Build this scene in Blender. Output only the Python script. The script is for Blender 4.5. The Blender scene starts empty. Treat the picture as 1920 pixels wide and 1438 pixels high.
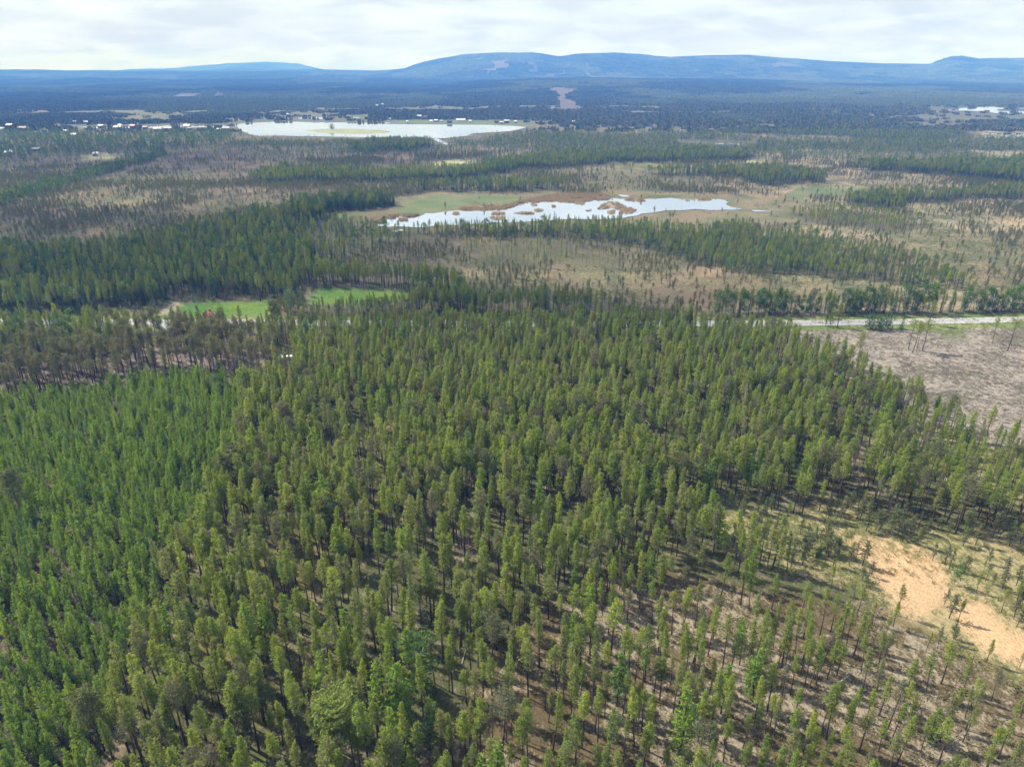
import bpy, math, random
import numpy as np
from mathutils import Vector, Matrix

S = bpy.context.scene
COL = S.collection
R = math.radians
rng = np.random.default_rng(7)
random.seed(7)

# ------------------------------------------------------------------ camera
CAM_H = 100.0
FPX = 1333.0
PITCH = 24.0
cam_d = bpy.data.cameras.new('camera')
cam = bpy.data.objects.new('camera', cam_d)
COL.objects.link(cam)
cam.location = (0, 0, CAM_H)
cam.rotation_euler = (R(90 - PITCH), 0, 0)
cam_d.sensor_width = 36.0
cam_d.lens = 36.0 * FPX / 1920.0
cam_d.clip_start = 1.0
cam_d.clip_end = 90000.0
S.camera = cam

# ------------------------------------------------------------------ light
SUN_EL, SUN_AZ = 46.0, -62.0          # azimuth from +Y (view direction), negative = to the left
sun_dir = Vector((math.sin(R(SUN_AZ)) * math.cos(R(SUN_EL)), math.cos(R(SUN_AZ)) * math.cos(R(SUN_EL)), math.sin(R(SUN_EL))))
sl = bpy.data.lights.new('sun', 'SUN')
sl.energy = 4.3
sl.angle = R(0.6)
sl.color = (1.0, 0.96, 0.90)
so = bpy.data.objects.new('sun', sl)
COL.objects.link(so)
so.rotation_euler = sun_dir.to_track_quat('Z', 'Y').to_euler()
so.location = (0, 0, 900)

W = bpy.data.worlds.new('World')
S.world = W
W.use_nodes = True
nt = W.node_tree
nt.nodes.clear()
def N(t, kind, **kw):
    n = t.nodes.new(kind)
    for k, v in kw.items():
        setattr(n, k, v)
    return n
out = N(nt, 'ShaderNodeOutputWorld')
sky = N(nt, 'ShaderNodeTexSky')
sky.sky_type = 'NISHITA'
sky.sun_disc = False
sky.sun_elevation = R(SUN_EL)
sky.sun_rotation = R(SUN_AZ)
sky.air_density = 1.0
sky.dust_density = 0.6
bg = N(nt, 'ShaderNodeBackground')
bg.inputs[1].default_value = 0.09
bgc = N(nt, 'ShaderNodeBackground')
bgc.inputs[0].default_value = (0.84, 0.93, 1.0, 1)
bgc.inputs[1].default_value = 0.86
tc = N(nt, 'ShaderNodeTexCoord')
sep = N(nt, 'ShaderNodeSeparateXYZ')
nt.links.new(tc.outputs['Generated'], sep.inputs[0])
# project the direction onto a flat cloud deck: (x, y) / (z + c)
den = N(nt, 'ShaderNodeMath', operation='ADD'); den.inputs[1].default_value = 0.17
nt.links.new(sep.outputs[2], den.inputs[0])
mx = N(nt, 'ShaderNodeMath', operation='MAXIMUM'); mx.inputs[1].default_value = 0.02
nt.links.new(den.outputs[0], mx.inputs[0])
dx = N(nt, 'ShaderNodeMath', operation='DIVIDE'); dy = N(nt, 'ShaderNodeMath', operation='DIVIDE')
nt.links.new(sep.outputs[0], dx.inputs[0]); nt.links.new(mx.outputs[0], dx.inputs[1])
nt.links.new(sep.outputs[1], dy.inputs[0]); nt.links.new(mx.outputs[0], dy.inputs[1])
cmb = N(nt, 'ShaderNodeCombineXYZ')
nt.links.new(dx.outputs[0], cmb.inputs[0]); nt.links.new(dy.outputs[0], cmb.inputs[1])
cn = N(nt, 'ShaderNodeTexNoise'); cn.inputs['Scale'].default_value = 0.55; cn.inputs['Detail'].default_value = 7; cn.inputs['Roughness'].default_value = 0.58
cn.inputs['Distortion'].default_value = 0.5
nt.links.new(cmb.outputs[0], cn.inputs['Vector'])
cr = N(nt, 'ShaderNodeMapRange'); cr.inputs[1].default_value = 0.36; cr.inputs[2].default_value = 0.66; cr.inputs[3].default_value = 0.86; cr.inputs[4].default_value = 1.0
nt.links.new(cn.outputs[0], cr.inputs[0])
cn2 = N(nt, 'ShaderNodeTexNoise'); cn2.inputs['Scale'].default_value = 2.2; cn2.inputs['Detail'].default_value = 8; cn2.inputs['Distortion'].default_value = 0.6
nt.links.new(cmb.outputs[0], cn2.inputs['Vector'])
crc = N(nt, 'ShaderNodeMapRange'); crc.inputs[1].default_value = 0.38; crc.inputs[2].default_value = 0.62; crc.inputs[3].default_value = 0.43; crc.inputs[4].default_value = 0.56
nt.links.new(cn2.outputs[0], crc.inputs[0])
nt.links.new(crc.outputs[0], bgc.inputs[1])
mixs = N(nt, 'ShaderNodeMixShader')
hz_ = N(nt, 'ShaderNodeMapRange', interpolation_type='SMOOTHSTEP'); hz_.inputs[1].default_value = 0.03; hz_.inputs[2].default_value = 0.45; hz_.inputs[3].default_value = 1.0; hz_.inputs[4].default_value = 0.75
nt.links.new(sep.outputs[2], hz_.inputs[0])
cm_ = N(nt, 'ShaderNodeMath', operation='MULTIPLY'); nt.links.new(cr.outputs[0], cm_.inputs[0]); nt.links.new(hz_.outputs[0], cm_.inputs[1])
lo_ = N(nt, 'ShaderNodeMapRange', interpolation_type='SMOOTHSTEP'); lo_.inputs[1].default_value = 0.0; lo_.inputs[2].default_value = 0.07
nt.links.new(sep.outputs[2], lo_.inputs[0])
cc_ = N(nt, 'ShaderNodeMix', data_type='RGBA'); cc_.inputs[6].default_value = (0.78, 0.88, 1.25, 1); cc_.inputs[7].default_value = (0.84, 0.94, 1.04, 1)
nt.links.new(lo_.outputs[0], cc_.inputs[0]); nt.links.new(cc_.outputs[2], bgc.inputs[0])
nt.links.new(cm_.outputs[0], mixs.inputs[0])
nt.links.new(sky.outputs[0], bg.inputs[0])
nt.links.new(bg.outputs[0], mixs.inputs[1]); nt.links.new(bgc.outputs[0], mixs.inputs[2])
nt.links.new(mixs.outputs[0], out.inputs[0])

CLOUDS = [(-300, 430, 330, 170, 60, 1), (0, 300, 190, 60, 40, 2), (-500, 900, 500, 220, 80, 3), (-1400, 3400, 1500, 500, 120, 5), (1500, 4300, 1500, 500, 120, 6)]
HAZE_D = 2.0e-4
HAZE_COL = (0.09, 0.29, 1.0, 1)
S.view_settings.view_transform = 'Standard'
S.view_settings.look = 'None'
S.view_settings.exposure = 1.0
S.view_settings.gamma = 1.0
S.view_settings.use_curve_mapping = False
S.render.engine = 'CYCLES'
cy = S.cycles
cy.max_bounces = 5
cy.diffuse_bounces = 2
cy.glossy_bounces = 2
cy.transmission_bounces = 2
cy.transparent_max_bounces = 6
cy.volume_bounces = 0
cy.use_denoising = True
try:
    cy.denoiser = 'OPENIMAGEDENOISE'; cy.denoising_prefilter = 'ACCURATE'; cy.denoising_input_passes = 'RGB_ALBEDO_NORMAL'
except Exception:
    pass
cy.use_adaptive_sampling = True
cy.adaptive_threshold = 0.01

# ------------------------------------------------------------------ projection helpers
cp, sp = math.cos(R(PITCH)), math.sin(R(PITCH))
def ray(u, v):
    x = (u - 960.0) / FPX
    y = -(v - 719.0) / FPX
    return x, cp + y * sp, -sp + y * cp
def at(u, v, z=0.0):
    x, y, dz = ray(u, v)
    t = (z - CAM_H) / dz
    return x * t, y * t
def project(X, Y, Z):
    Zc = Z - CAM_H
    depth = Y * cp - Zc * sp
    depth = np.maximum(depth, 1.0)
    up = Y * sp + Zc * cp
    return 960.0 + FPX * X / depth, 719.0 - FPX * up / depth

def hash2(ix, iy, seed):
    h = (ix.astype(np.int64) * 374761393 + iy.astype(np.int64) * 668265263 + seed * 1442695041) & 0xffffffff
    h = ((h ^ (h >> 13)) * 1274126177) & 0xffffffff
    h = h ^ (h >> 16)
    return (h & 0xffffff) / float(0xffffff)
def vnoise(x, y, seed=0):
    ix = np.floor(x); iy = np.floor(y)
    fx = x - ix; fy = y - iy
    fx = fx * fx * (3 - 2 * fx); fy = fy * fy * (3 - 2 * fy)
    a = hash2(ix, iy, seed); b = hash2(ix + 1, iy, seed)
    c = hash2(ix, iy + 1, seed); d = hash2(ix + 1, iy + 1, seed)
    return (a + (b - a) * fx) * (1 - fy) + (c + (d - c) * fx) * fy
def fbm(x, y, seed=0, octv=4):
    s = 0; a = 0.5; t = 0
    for i in range(octv):
        s = s + a * vnoise(x * 2 ** i + 17.3 * i, y * 2 ** i - 9.1 * i, seed + i * 31)
        t += a; a *= 0.5
    return s / t
def inpoly(u, v, poly):
    u = np.asarray(u, dtype=float); v = np.asarray(v, dtype=float)
    r = np.zeros(u.shape, bool)
    px = [p[0] for p in poly]; py = [p[1] for p in poly]
    m = (u >= min(px)) & (u <= max(px)) & (v >= min(py)) & (v <= max(py))
    if not m.any():
        return r
    uu = u[m]; vv = v[m]; ins = np.zeros(uu.shape, bool)
    n = len(poly)
    for i in range(n):
        x1, y1 = poly[i]; x2, y2 = poly[(i + 1) % n]
        if y1 == y2:
            continue
        c = ((y1 > vv) != (y2 > vv)) & (uu < (x2 - x1) * (vv - y1) / (y2 - y1) + x1)
        ins ^= c
    r[m] = ins
    return r
def sstep(x, a, b):
    t = np.clip((x - a) / (b - a), 0, 1)
    return t * t * (3 - 2 * t)

# ------------------------------------------------------------------ terrain heights
def vtoz(v, d):
    # height of a point at ground distance d that shows at image row v near the centre line
    th = R(PITCH) + math.atan((v - 719.0) / FPX)
    return CAM_H - d * math.tan(th)
prof_mid = [(-500, 190), (300, 192), (600, 190), (700, 180), (800, 166), (900, 155), (1000, 149), (1100, 150), (1300, 153), (1500, 160), (1700, 166), (1920, 173), (2500, 185)]
prof_main = [(-700, 134), (0, 134), (250, 136), (700, 136), (730, 134), (760, 130), (790, 120), (820, 113), (870, 104), (920, 101), (1000, 101), (1030, 105), (1050, 108), (1080, 103), (1150, 101), (1200, 104), (1250, 109), (1330, 106), (1400, 105), (1470, 111), (1550, 117), (1650, 121), (1740, 122), (1760, 113), (1780, 108), (1805, 108.5), (1820, 112), (1920, 110), (2500, 118)]
prof_far = [(-700, 140), (180, 140), (240, 134), (350, 127), (430, 121), (500, 118.5), (560, 123), (600, 132), (625, 137), (700, 142), (2600, 142)]
prof_vfar = [(-700, 131), (0, 131.5), (60, 128), (130, 130), (200, 132), (260, 128), (400, 130), (560, 131), (640, 134), (900, 134), (1240, 108), (1290, 104.5), (1340, 106), (1500, 124), (2600, 128)]
D_MID, D_MAIN, D_FAR, D_VFAR = 4100.0, 7600.0, 12500.0, 21000.0
def prof(p, u, d):
    us = np.array([a for a, b in p]); vs = np.array([b for a, b in p])
    v = np.interp(u, us, vs)
    th = R(PITCH) + np.arctan((v - 719.0) / FPX)
    return CAM_H - d * np.tan(th)
def height(X, Y):
    X = np.asarray(X, float); Y = np.asarray(Y, float)
    d = np.maximum(Y, 1.0)
    u = 960 + FPX * X / (d * cp + 40.0)
    u = np.clip(u, -650, 2450)
    dd = np.hypot(X, Y)
    zb = np.where(Y > 0, d, dd)
    z_mid = np.maximum(prof(prof_mid, u, D_MID), 2); z_main = prof(prof_main, u, D_MAIN)
    z_far = prof(prof_far, u, D_FAR); z_vf = prof(prof_vfar, u, D_VFAR)
    z_val = np.minimum(z_mid * 0.55, z_main * 0.55)
    z = np.zeros_like(X)
    def seg(z, d0, z0, d1, z1):
        t = sstep(zb, d0, d1)
        m = (zb >= d0) & (zb < d1)
        return np.where(m, z0 + (z1 - z0) * t, z)
    z = seg(z, 2400, 0 * X, D_MID, z_mid)
    z = seg(z, D_MID, z_mid, 5400, z_val)
    z = seg(z, 5400, z_val, D_MAIN, z_main)
    low = np.minimum(z_main * 0.6, 60)
    z = seg(z, D_MAIN, z_main, 10600, low)
    z = seg(z, 10600, low, D_FAR, z_far)
    z = seg(z, D_FAR, z_far, 15000, np.minimum(z_far * 0.7, 80))
    z = seg(z, 15000, np.minimum(z_far * 0.7, 80), D_VFAR, z_vf)
    z = np.where(zb >= D_VFAR, z_vf - (zb - D_VFAR) * 0.02, z)
    amp = sstep(zb, 2300, 5200)
    z = z + amp * ((fbm(X / 1400, Y / 700, 5, 4) - 0.5) * 80) * sstep(np.abs(zb - D_MAIN), 0, 1500) * sstep(np.abs(zb - D_MID), 0, 600)
    z = np.where(Y < -300, np.minimum(z, 30), z)
    z = np.clip(z, 0, 275)
    return z

# ------------------------------------------------------------------ regions, traced in the photograph and read back as ground areas
P_young = [(-400, 790), (0, 752), (70, 738), (150, 735), (300, 722), (440, 722), (440, 770), (425, 860), (400, 930), (380, 1000), (320, 1080), (275, 1150), (225, 1250), (190, 1360), (150, 1520), (60, 1900), (-600, 1900)]
P_thin = [(-300, 690), (0, 668), (260, 655), (300, 640), (420, 632), (525, 648), (540, 690), (500, 722), (440, 722), (300, 722), (150, 735), (0, 757), (-300, 785)]
P_clear = [(1440, 618), (1600, 611), (1750, 609), (1920, 605), (2500, 598), (2900, 900), (2200, 985), (1990, 900), (1930, 862), (1880, 850), (1800, 815), (1745, 795), (1722, 780), (1648, 748), (1612, 724), (1588, 708), (1566, 684), (1520, 668), (1478, 648), (1460, 630)]
P_edge = [(1670, 800), (1745, 790), (1800, 815), (1880, 850), (1930, 862), (2100, 960), (1900, 960), (1780, 900), (1690, 860)]
P_scrub = [(1270, 940), (1320, 925), (1400, 935), (1500, 965), (1600, 955), (1720, 980), (1800, 1000), (1920, 990), (2200, 1040), (2300, 1400), (2060, 1390), (1930, 1290), (1850, 1240), (1740, 1180), (1660, 1140), (1560, 1090), (1480, 1060), (1380, 1030), (1290, 980)]
P_sand = [[(1572, 1012), (1600, 1000), (1650, 1000), (1672, 1016), (1700, 1018), (1735, 1030), (1762, 1055), (1784, 1085), (1776, 1120), (1745, 1142), (1705, 1152), (1676, 1146), (1668, 1118), (1640, 1095), (1622, 1062), (1600, 1036)],
          [(1786, 1142), (1815, 1128), (1850, 1132), (1868, 1165), (1905, 1190), (1985, 1235), (1990, 1290), (1930, 1258), (1880, 1232), (1830, 1210), (1805, 1180)]]
P_lichen = [(1000, 1130), (1200, 1060), (1420, 1090), (1600, 1140), (1760, 1200), (1850, 1250), (1960, 1330), (2200, 1420), (2300, 1900), (700, 1900), (780, 1438), (900, 1280)]
P_field = [[(262, 600), (287, 590), (328, 568), (520, 565), (523, 601), (420, 601)], [(576, 572), (580, 543), (640, 541), (768, 549), (762, 563), (700, 570)]]
P_path = [[(280, 597), (318, 570), (334, 565), (345, 569), (322, 584), (310, 597)], [(568, 562), (575, 541), (583, 541), (580, 562)]]
P_road_verge = [(-500, 616), (250, 616), (700, 620), (1430, 622), (1600, 617), (1920, 610), (2500, 600), (2500, 588), (1920, 594), (1430, 601), (700, 600), (250, 600), (-500, 598)]
P_meadow_lake = [(610, 408), (690, 396), (740, 372), (820, 366), (985, 366), (1180, 356), (1400, 366), (1500, 378), (1540, 398), (1480, 420), (1380, 425), (1210, 425), (790, 437), (660, 428)]
P_green = [[(1740, 613), (1840, 609), (1855, 620), (1800, 626), (1750, 624)], [(436, 613), (498, 613), (500, 622), (440, 622)], [(765, 385), (820, 372), (975, 371), (960, 383), (880, 388), (800, 400), (745, 402), (720, 398)], [(1450, 372), (1520, 358), (1640, 354), (1660, 360), (1540, 374), (1490, 380)], [(620, 410), (700, 398), (720, 402), (640, 416)]]
P_bogpools = []
FOREST = {
 'behind_road_low': ([(562, 584), (700, 580), (800, 576), (800, 600), (560, 600)], 6.8, 1 / 6.0, 'pine'),
 'behind_road': ([(790, 576), (870, 570), (1000, 578), (1180, 586), (1335, 590), (1335, 600), (790, 600)], 10.0, 1 / 6.0, 'pine'),
 'dark_clump': ([(770, 548), (860, 546), (872, 562), (800, 566)], 13.5, 1 / 5.0, 'spruce'),
 'field_shrubs': ([(322, 568), (400, 563), (520, 560), (522, 566), (400, 567), (330, 571)], 2.6, 1 / 5.0, 'birch'),
 'field_shrubs_b': ([(636, 540), (700, 540), (765, 547), (770, 556), (700, 551), (640, 548)], 2.4, 1 / 5.0, 'birch'),   # polygons of tree bases: (tree height, density, mix)
 'west': ([(-400, 500), (0, 474), (130, 470), (260, 462), (330, 446), (420, 426), (520, 410), (560, 402), (600, 404), (606, 418), (585, 436), (560, 452), (640, 468), (680, 475), (640, 495), (585, 510), (575, 538), (570, 560), (330, 563), (300, 566), (262, 594), (-400, 598)], 10, 1 / 7.0, 'mix'),
 'westroad': ([(-400, 618), (215, 618), (250, 640), (262, 662), (0, 676), (-400, 700)], 10, 1 / 8.0, 'mix'),
 'roadfront': ([(215, 622), (470, 622), (470, 640), (262, 652)], 8.5, 1 / 13.0, 'pine'),
 'row': ([(560, 540), (575, 520), (700, 528), (820, 532), (870, 548), (880, 570), (760, 552), (770, 545), (640, 538), (580, 541)], 10.5, 1 / 9.0, 'pine'),
 'lake_strip': ([(800, 444), (870, 436), (1000, 430), (1190, 426), (1260, 428), (1400, 438), (1530, 452), (1600, 468), (1700, 490), (1790, 520), (1830, 540), (1800, 548), (1740, 548), (1650, 530), (1600, 524), (1500, 508), (1400, 510), (1300, 502), (1290, 484), (1200, 468), (1100, 452), (1000, 446), (900, 446), (830, 452)], 7.6, 1 / 8.0, 'mix'),
 'a': ([(530, 400), (545, 388), (590, 380), (730, 378), (738, 390), (690, 396), (600, 402), (560, 408)], 9.5, 1 / 7.0, 'spruce'),
 'b': ([(460, 338), (520, 325), (640, 323), (800, 322), (880, 322), (920, 310), (1010, 300), (1100, 292), (1300, 290), (1420, 292), (1400, 302), (1180, 306), (1050, 314), (940, 326), (880, 338), (700, 342), (520, 344)], 9, 1 / 9.0, 'mix'),
 'c': ([(770, 360), (840, 354), (1030, 350), (1045, 357), (950, 363), (880, 366), (780, 365)], 9, 1 / 11.0, 'mix'),
 'd': ([(1215, 330), (1280, 322), (1400, 322), (1500, 328), (1545, 342), (1460, 352), (1400, 345), (1380, 334), (1260, 335)], 9, 1 / 11.0, 'mix'),
 'e': ([(1600, 322), (1680, 312), (1820, 312), (1920, 302), (2300, 296), (2300, 345), (1920, 345), (1820, 336), (1700, 325), (1640, 324)], 10, 1 / 10.0, 'mix'),
 'f': ([(1560, 382), (1620, 374), (1760, 366), (1920, 362), (2300, 356), (2300, 372), (1920, 376), (1760, 382), (1640, 388)], 9, 1 / 11.0, 'mix'),
 'g': ([(1490, 402), (1560, 394), (1640, 400), (1730, 418), (1700, 432), (1600, 428), (1500, 416)], 6, 1 / 14.0, 'pine'),
 'h': ([(650, 278), (720, 268), (790, 268), (822, 276), (780, 282), (660, 286)], 9, 1 / 10.0, 'mix'),
 'i': ([(835, 268), (900, 258), (1000, 250), (1400, 262), (1920, 272), (2300, 270), (2300, 292), (1920, 286), (1700, 284), (1400, 282), (1200, 282), (1150, 276), (950, 266)], 6.0, 1 / 16.0, 'mix'),
 'j': ([(1330, 250), (1500, 240), (1800, 244), (1850, 252), (1700, 262), (1500, 256)], 6.5, 1 / 13.0, 'mix'),
 'roadside': ([(1325, 592), (1400, 584), (1600, 582), (1800, 582), (1930, 576), (2400, 566), (2400, 584), (1930, 593), (1700, 596), (1500, 600), (1400, 602), (1330, 604)], 9.5, 1 / 3.6, 'birch'),
 'left_line': ([(-300, 400), (0, 378), (60, 355), (150, 330), (230, 305), (290, 290), (330, 290), (240, 312), (150, 345), (40, 385), (-300, 430)], 7, 1 / 12.0, 'birch'),
 'north_shore': ([(440, 266), (560, 265), (720, 265), (812, 266), (800, 270), (620, 272), (440, 278)], 4.5, 1 / 12.0, 'mix'),
 'village': ([(-400, 230), (120, 236), (330, 238), (440, 240), (460, 255), (440, 268), (300, 285), (240, 286), (0, 300), (-400, 310)], 6.5, 1 / 38.0, 'birch'),
 'center_left': ([(540, 430), (620, 420), (720, 430), (830, 440), (800, 460), (680, 480), (600, 500), (540, 470)], 8, 1 / 26.0, 'mix'),
 'bogwood': ([(870, 460), (1000, 452), (1130, 480), (1160, 500), (1000, 505), (880, 490)], 6, 1 / 40.0, 'pine'),
}
P_low = [[(430, 226), (1000, 226), (1010, 240), (985, 250), (890, 264), (440, 264)], [(1740, 196), (2400, 194), (2400, 228), (1740, 228)], [(100, 234), (440, 233), (440, 245), (100, 246)], [(540, 216), (690, 216), (690, 228), (540, 228)], [(1270, 263), (1420, 266), (1420, 276), (1270, 274)], [(1820, 248), (2400, 248), (2400, 260), (1820, 259)]]
P_farm = [(750, 224), (770, 226), (1000, 229), (985, 238), (840, 233.5), (740, 232)]
P_hillclear = [[(1028, 162), (1085, 168), (1070, 180), (1062, 186), (1084, 192), (1080, 205), (1050, 204), (1042, 185), (1030, 172)], [(918, 116), (955, 113), (960, 131), (920, 133)], [(905, 128), (916, 128), (917, 148), (912, 148), (911, 138)], [(1440, 118), (1480, 116), (1490, 124), (1450, 128)], [(320, 178), (370, 174), (375, 182), (325, 184)], [(395, 172), (420, 172), (420, 181), (396, 182)]]
P_tan = [[(0, 205), (110, 206), (110, 209), (0, 209)], [(1080, 316), (1300, 300), (1500, 302), (1560, 312), (1400, 320), (1100, 325)], [(1480, 286), (1680, 282), (1860, 296), (1780, 304), (1500, 298)], [(820, 285), (870, 280), (930, 286), (860, 292)], [(1600, 345), (1790, 330), (1800, 342), (1640, 352)], [(60, 405), (240, 372), (250, 378), (70, 418)], [(200, 385), (280, 375), (285, 380), (205, 392)], [(1500, 460), (1700, 440), (2100, 430), (2100, 560), (1860, 560), (1560, 500)], [(880, 510), (1200, 505), (1500, 520), (1800, 560), (1900, 565), (1500, 590), (1200, 560), (900, 530)]]
P_pale = [[(148, 294), (185, 290), (245, 292), (235, 297), (160, 300)], [(1840, 254), (1880, 251), (2100, 252), (2100, 256), (1850, 257)], [(690, 330), (850, 300), (900, 300), (860, 316)], [(1395, 308), (1420, 304), (1500, 306), (1420, 312)]]

ROAD_PX = [(-900, 604), (-400, 604), (250, 604.5), (600, 606), (1000, 608), (1430, 607), (1600, 605), (1750, 603), (1920, 599.5), (2400, 590), (3000, 578)]
road_pts = [at(u, v) for u, v in ROAD_PX]
def road_y(X):
    return np.interp(X, [p[0] for p in road_pts], [p[1] for p in road_pts])

def classify(X, Y, Z=0.0):
    """per point: trees per m2, tree height, kind code (0 pine 1 young 2 spruce 3 birch 4 bog pine), plus the name of the ground"""
    d = np.hypot(X, Y)
    w = 0.012 * d + 1.2
    sc = w * 2.2
    Xw = X + (fbm(X / 14, Y / 14, 11, 3) - 0.5) * 2 * w + (fbm(X / 60, Y / 60, 13, 2) - 0.5) * w * 2
    Yw = Y + (fbm(X / 14, Y / 14, 12, 3) - 0.5) * 4 * w + (fbm(X / 60, Y / 60, 14, 2) - 0.5) * w * 5 
    u0, v0 = project(X, Y, Z)
    u, v = project(Xw, Yw, Z)
    n = X.shape
    dens = np.zeros(n); ht = np.full(n, 10.0); g = np.zeros(n, int)
    mix = np.zeros((n[0], 5))
    n1 = fbm(X / 45, Y / 45, 21, 3); n2 = fbm(X / 18, Y / 18, 22, 3); n3 = fbm(X / 160, Y / 130, 23, 4)
    # bog and heath beyond the road: ground 1
    far = v0 < 600
    g[far] = 1
    dens[far] = (np.clip((n1 - 0.36) * 3.2, 0.12, 1) * np.clip((n3 - 0.20) * 2.6, 0.2, 1) / 11.0)[far]
    ht[far] = 3.2 + 2.0 * n2[far]; mix[far] = (0, 0, 0, 0.03, 0.97)
    vm = far & (d > 620) & (d <= 950)
    dens[vm] *= 1.7
    vf = far & (d > 950)
    dens[vf] = (np.clip((n3 - 0.42) * 6, 0.22, 1) / 17.0)[vf]
    ht[vf] = 5.2; mix[vf] = (0.45, 0, 0.3, 0.25, 0)
    # the near forest: ground 2
    near = ~far
    g[near] = 2
    clump = np.clip((n2 - 0.20) * 4, 0.7, 1.1) * np.clip((n1 - 0.18) * 4, 0.75, 1.08)
    base = np.interp(v0, [600, 760, 900, 1000, 1150, 1438], [1 / 5.5, 1 / 5.8, 1 / 6.6, 1 / 8.3, 1 / 9.5, 1 / 11.])
    dens[near] = (base * clump)[near]
    ht[near] = np.interp(v0, [600, 680, 800, 1000, 1438], [10.0, 10.2, 11.0, 11.7, 12.6])[near] * (0.9 + 0.2 * n1[near])
    mix[near] = (0.953, 0.040, 0.002, 0.003, 0.002)
    m = near & (v0 < 645) & (u0 > 1370); ht[m] *= .72
    m = inpoly(u, v, P_thin); g[m] = 3; dens[m] = 1 / 26.; ht[m] = 12.5; mix[m] = (1, 0, 0, 0, 0); dens[m] = 1 / 15.
    m = inpoly(u, v, [(470, 612), (1500, 612), (1500, 650), (1300, 720), (620, 720), (560, 660)]) ; dens[m & near] *= 1.15
    m = inpoly(u, v, P_lichen); g[m] = 4; dens[m] = (1 / 13. * clump)[m]; ht[m] *= np.interp(u0[m], [1300, 1600], [.84, .70])
    m = inpoly(u, v, P_edge); g[m] = 5; dens[m] = 1 / 11.; ht[m] = 9.5
    m = inpoly(u, v, P_scrub); g[m] = 5; dens[m] = (1 / 6. * np.clip((n2 - 0.30) * 4, 0.25, 1))[m]; ht[m] = 3.6 + 4.0 * n1[m]; mix[m] = (0.16, 0, 0.01, 0.03, 0.80)
    us_, vs_ = u0 * .65 + u * .35, v0 * .65 + v * .35
    for P in P_sand:
        m = inpoly(us_, vs_, P); g[m] = 6; dens[m] = 1 / 260.; ht[m] = 5
    m = inpoly(u, v, [(1500, 1040), (1650, 1090), (1800, 1180), (1920, 1240), (2050, 1330), (1900, 1330), (1700, 1240), (1500, 1150), (1440, 1080)]) & (g != 6); dens[m] *= 0.45; ht[m] *= .68
    m = inpoly(u, v, P_clear); g[m] = 7; dens[m] = 0
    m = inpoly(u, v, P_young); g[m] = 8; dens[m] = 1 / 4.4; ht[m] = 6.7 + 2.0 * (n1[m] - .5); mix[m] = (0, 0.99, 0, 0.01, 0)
    m = inpoly(u, v, P_meadow_lake) & far; g[m] = 9; dens[m] = 1 / 700.
    MX = {'pine': (0.93, 0, 0.04, 0.03, 0), 'mix': (0.62, 0, 0.27, 0.11, 0), 'spruce': (0.2, 0, 0.7, 0.1, 0), 'birch': (0.36, 0, 0.16, 0.48, 0)}
    for k, (P, h_, dn, mk) in FOREST.items():
        m = (inpoly(u0, v0, P) if k in ('roadside', 'row', 'field_shrubs', 'field_shrubs_b') else inpoly(u, v, P)) & ((d > 330) | (Y > road_y(X) - 12) | (g == 2)); g[m] = 10; dens[m] = dn; ht[m] = h_ * (0.85 + 0.3 * n1[m]); mix[m] = MX[mk]
    m = v0 < 236; m &= d > 1300; g[m] = 11; dens[m] = np.where(n3[m] > 0.46, 1 / 14., np.where(n3[m] > .40, 1 / 40., 1 / 200.)); mix[m] = MX['mix']; ht[m] = 9
    hz = d > 2150
    g[hz] = 11; t2 = fbm(X[hz] / 260, Y[hz] / 500, 78, 4); dens[hz] = np.where(n3[hz] > .36, 1 / 13., 1 / 18.) * np.clip((.70 - t2) * 12, 0.85, 1)
    for P in P_tan:
        m = inpoly(u, v, P); g[m] = 12; dens[m] *= np.where(v0[m] < 240, 0.3, 0.7)
    for P in P_low:
        m = (inpoly(u0, v0, P) | inpoly(u, v, P)) & (d < 2500); dens[m] = np.minimum(dens[m], 1 / 160.); ht[m] *= .8
    for P in P_hillclear:
        m = inpoly(u0, v0, P); g[m] = 13; dens[m] = 0
    for P in P_pale:
        m = inpoly(u, v, P); g[m] = 14; dens[m] = 1 / 900.
    m = inpoly(u0, v0, P_farm); g[m] = 15; dens[m] = 1 / 260.; 
    for P in P_green:
        m = inpoly(u, v, P); g[m] = 15; dens[m] = 1 / 2000.
    for P in P_field:
        m = inpoly(u0, v0, P); g[m] = 16; dens[m] = 0
    for P in P_path:
        m = inpoly(u0, v0, P); g[m] = 17; dens[m] = 0
    ry = np.abs(Y - road_y(X)); m = (ry < 9.5) & (d < 900)
    g[m] = 18; dens[m] = 0
    for P in LAKES:
        m = inpoly(u0, v0, P); g[m] = 19; dens[m] = 0
    return dens, ht, mix, g, (u0, v0)

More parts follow.
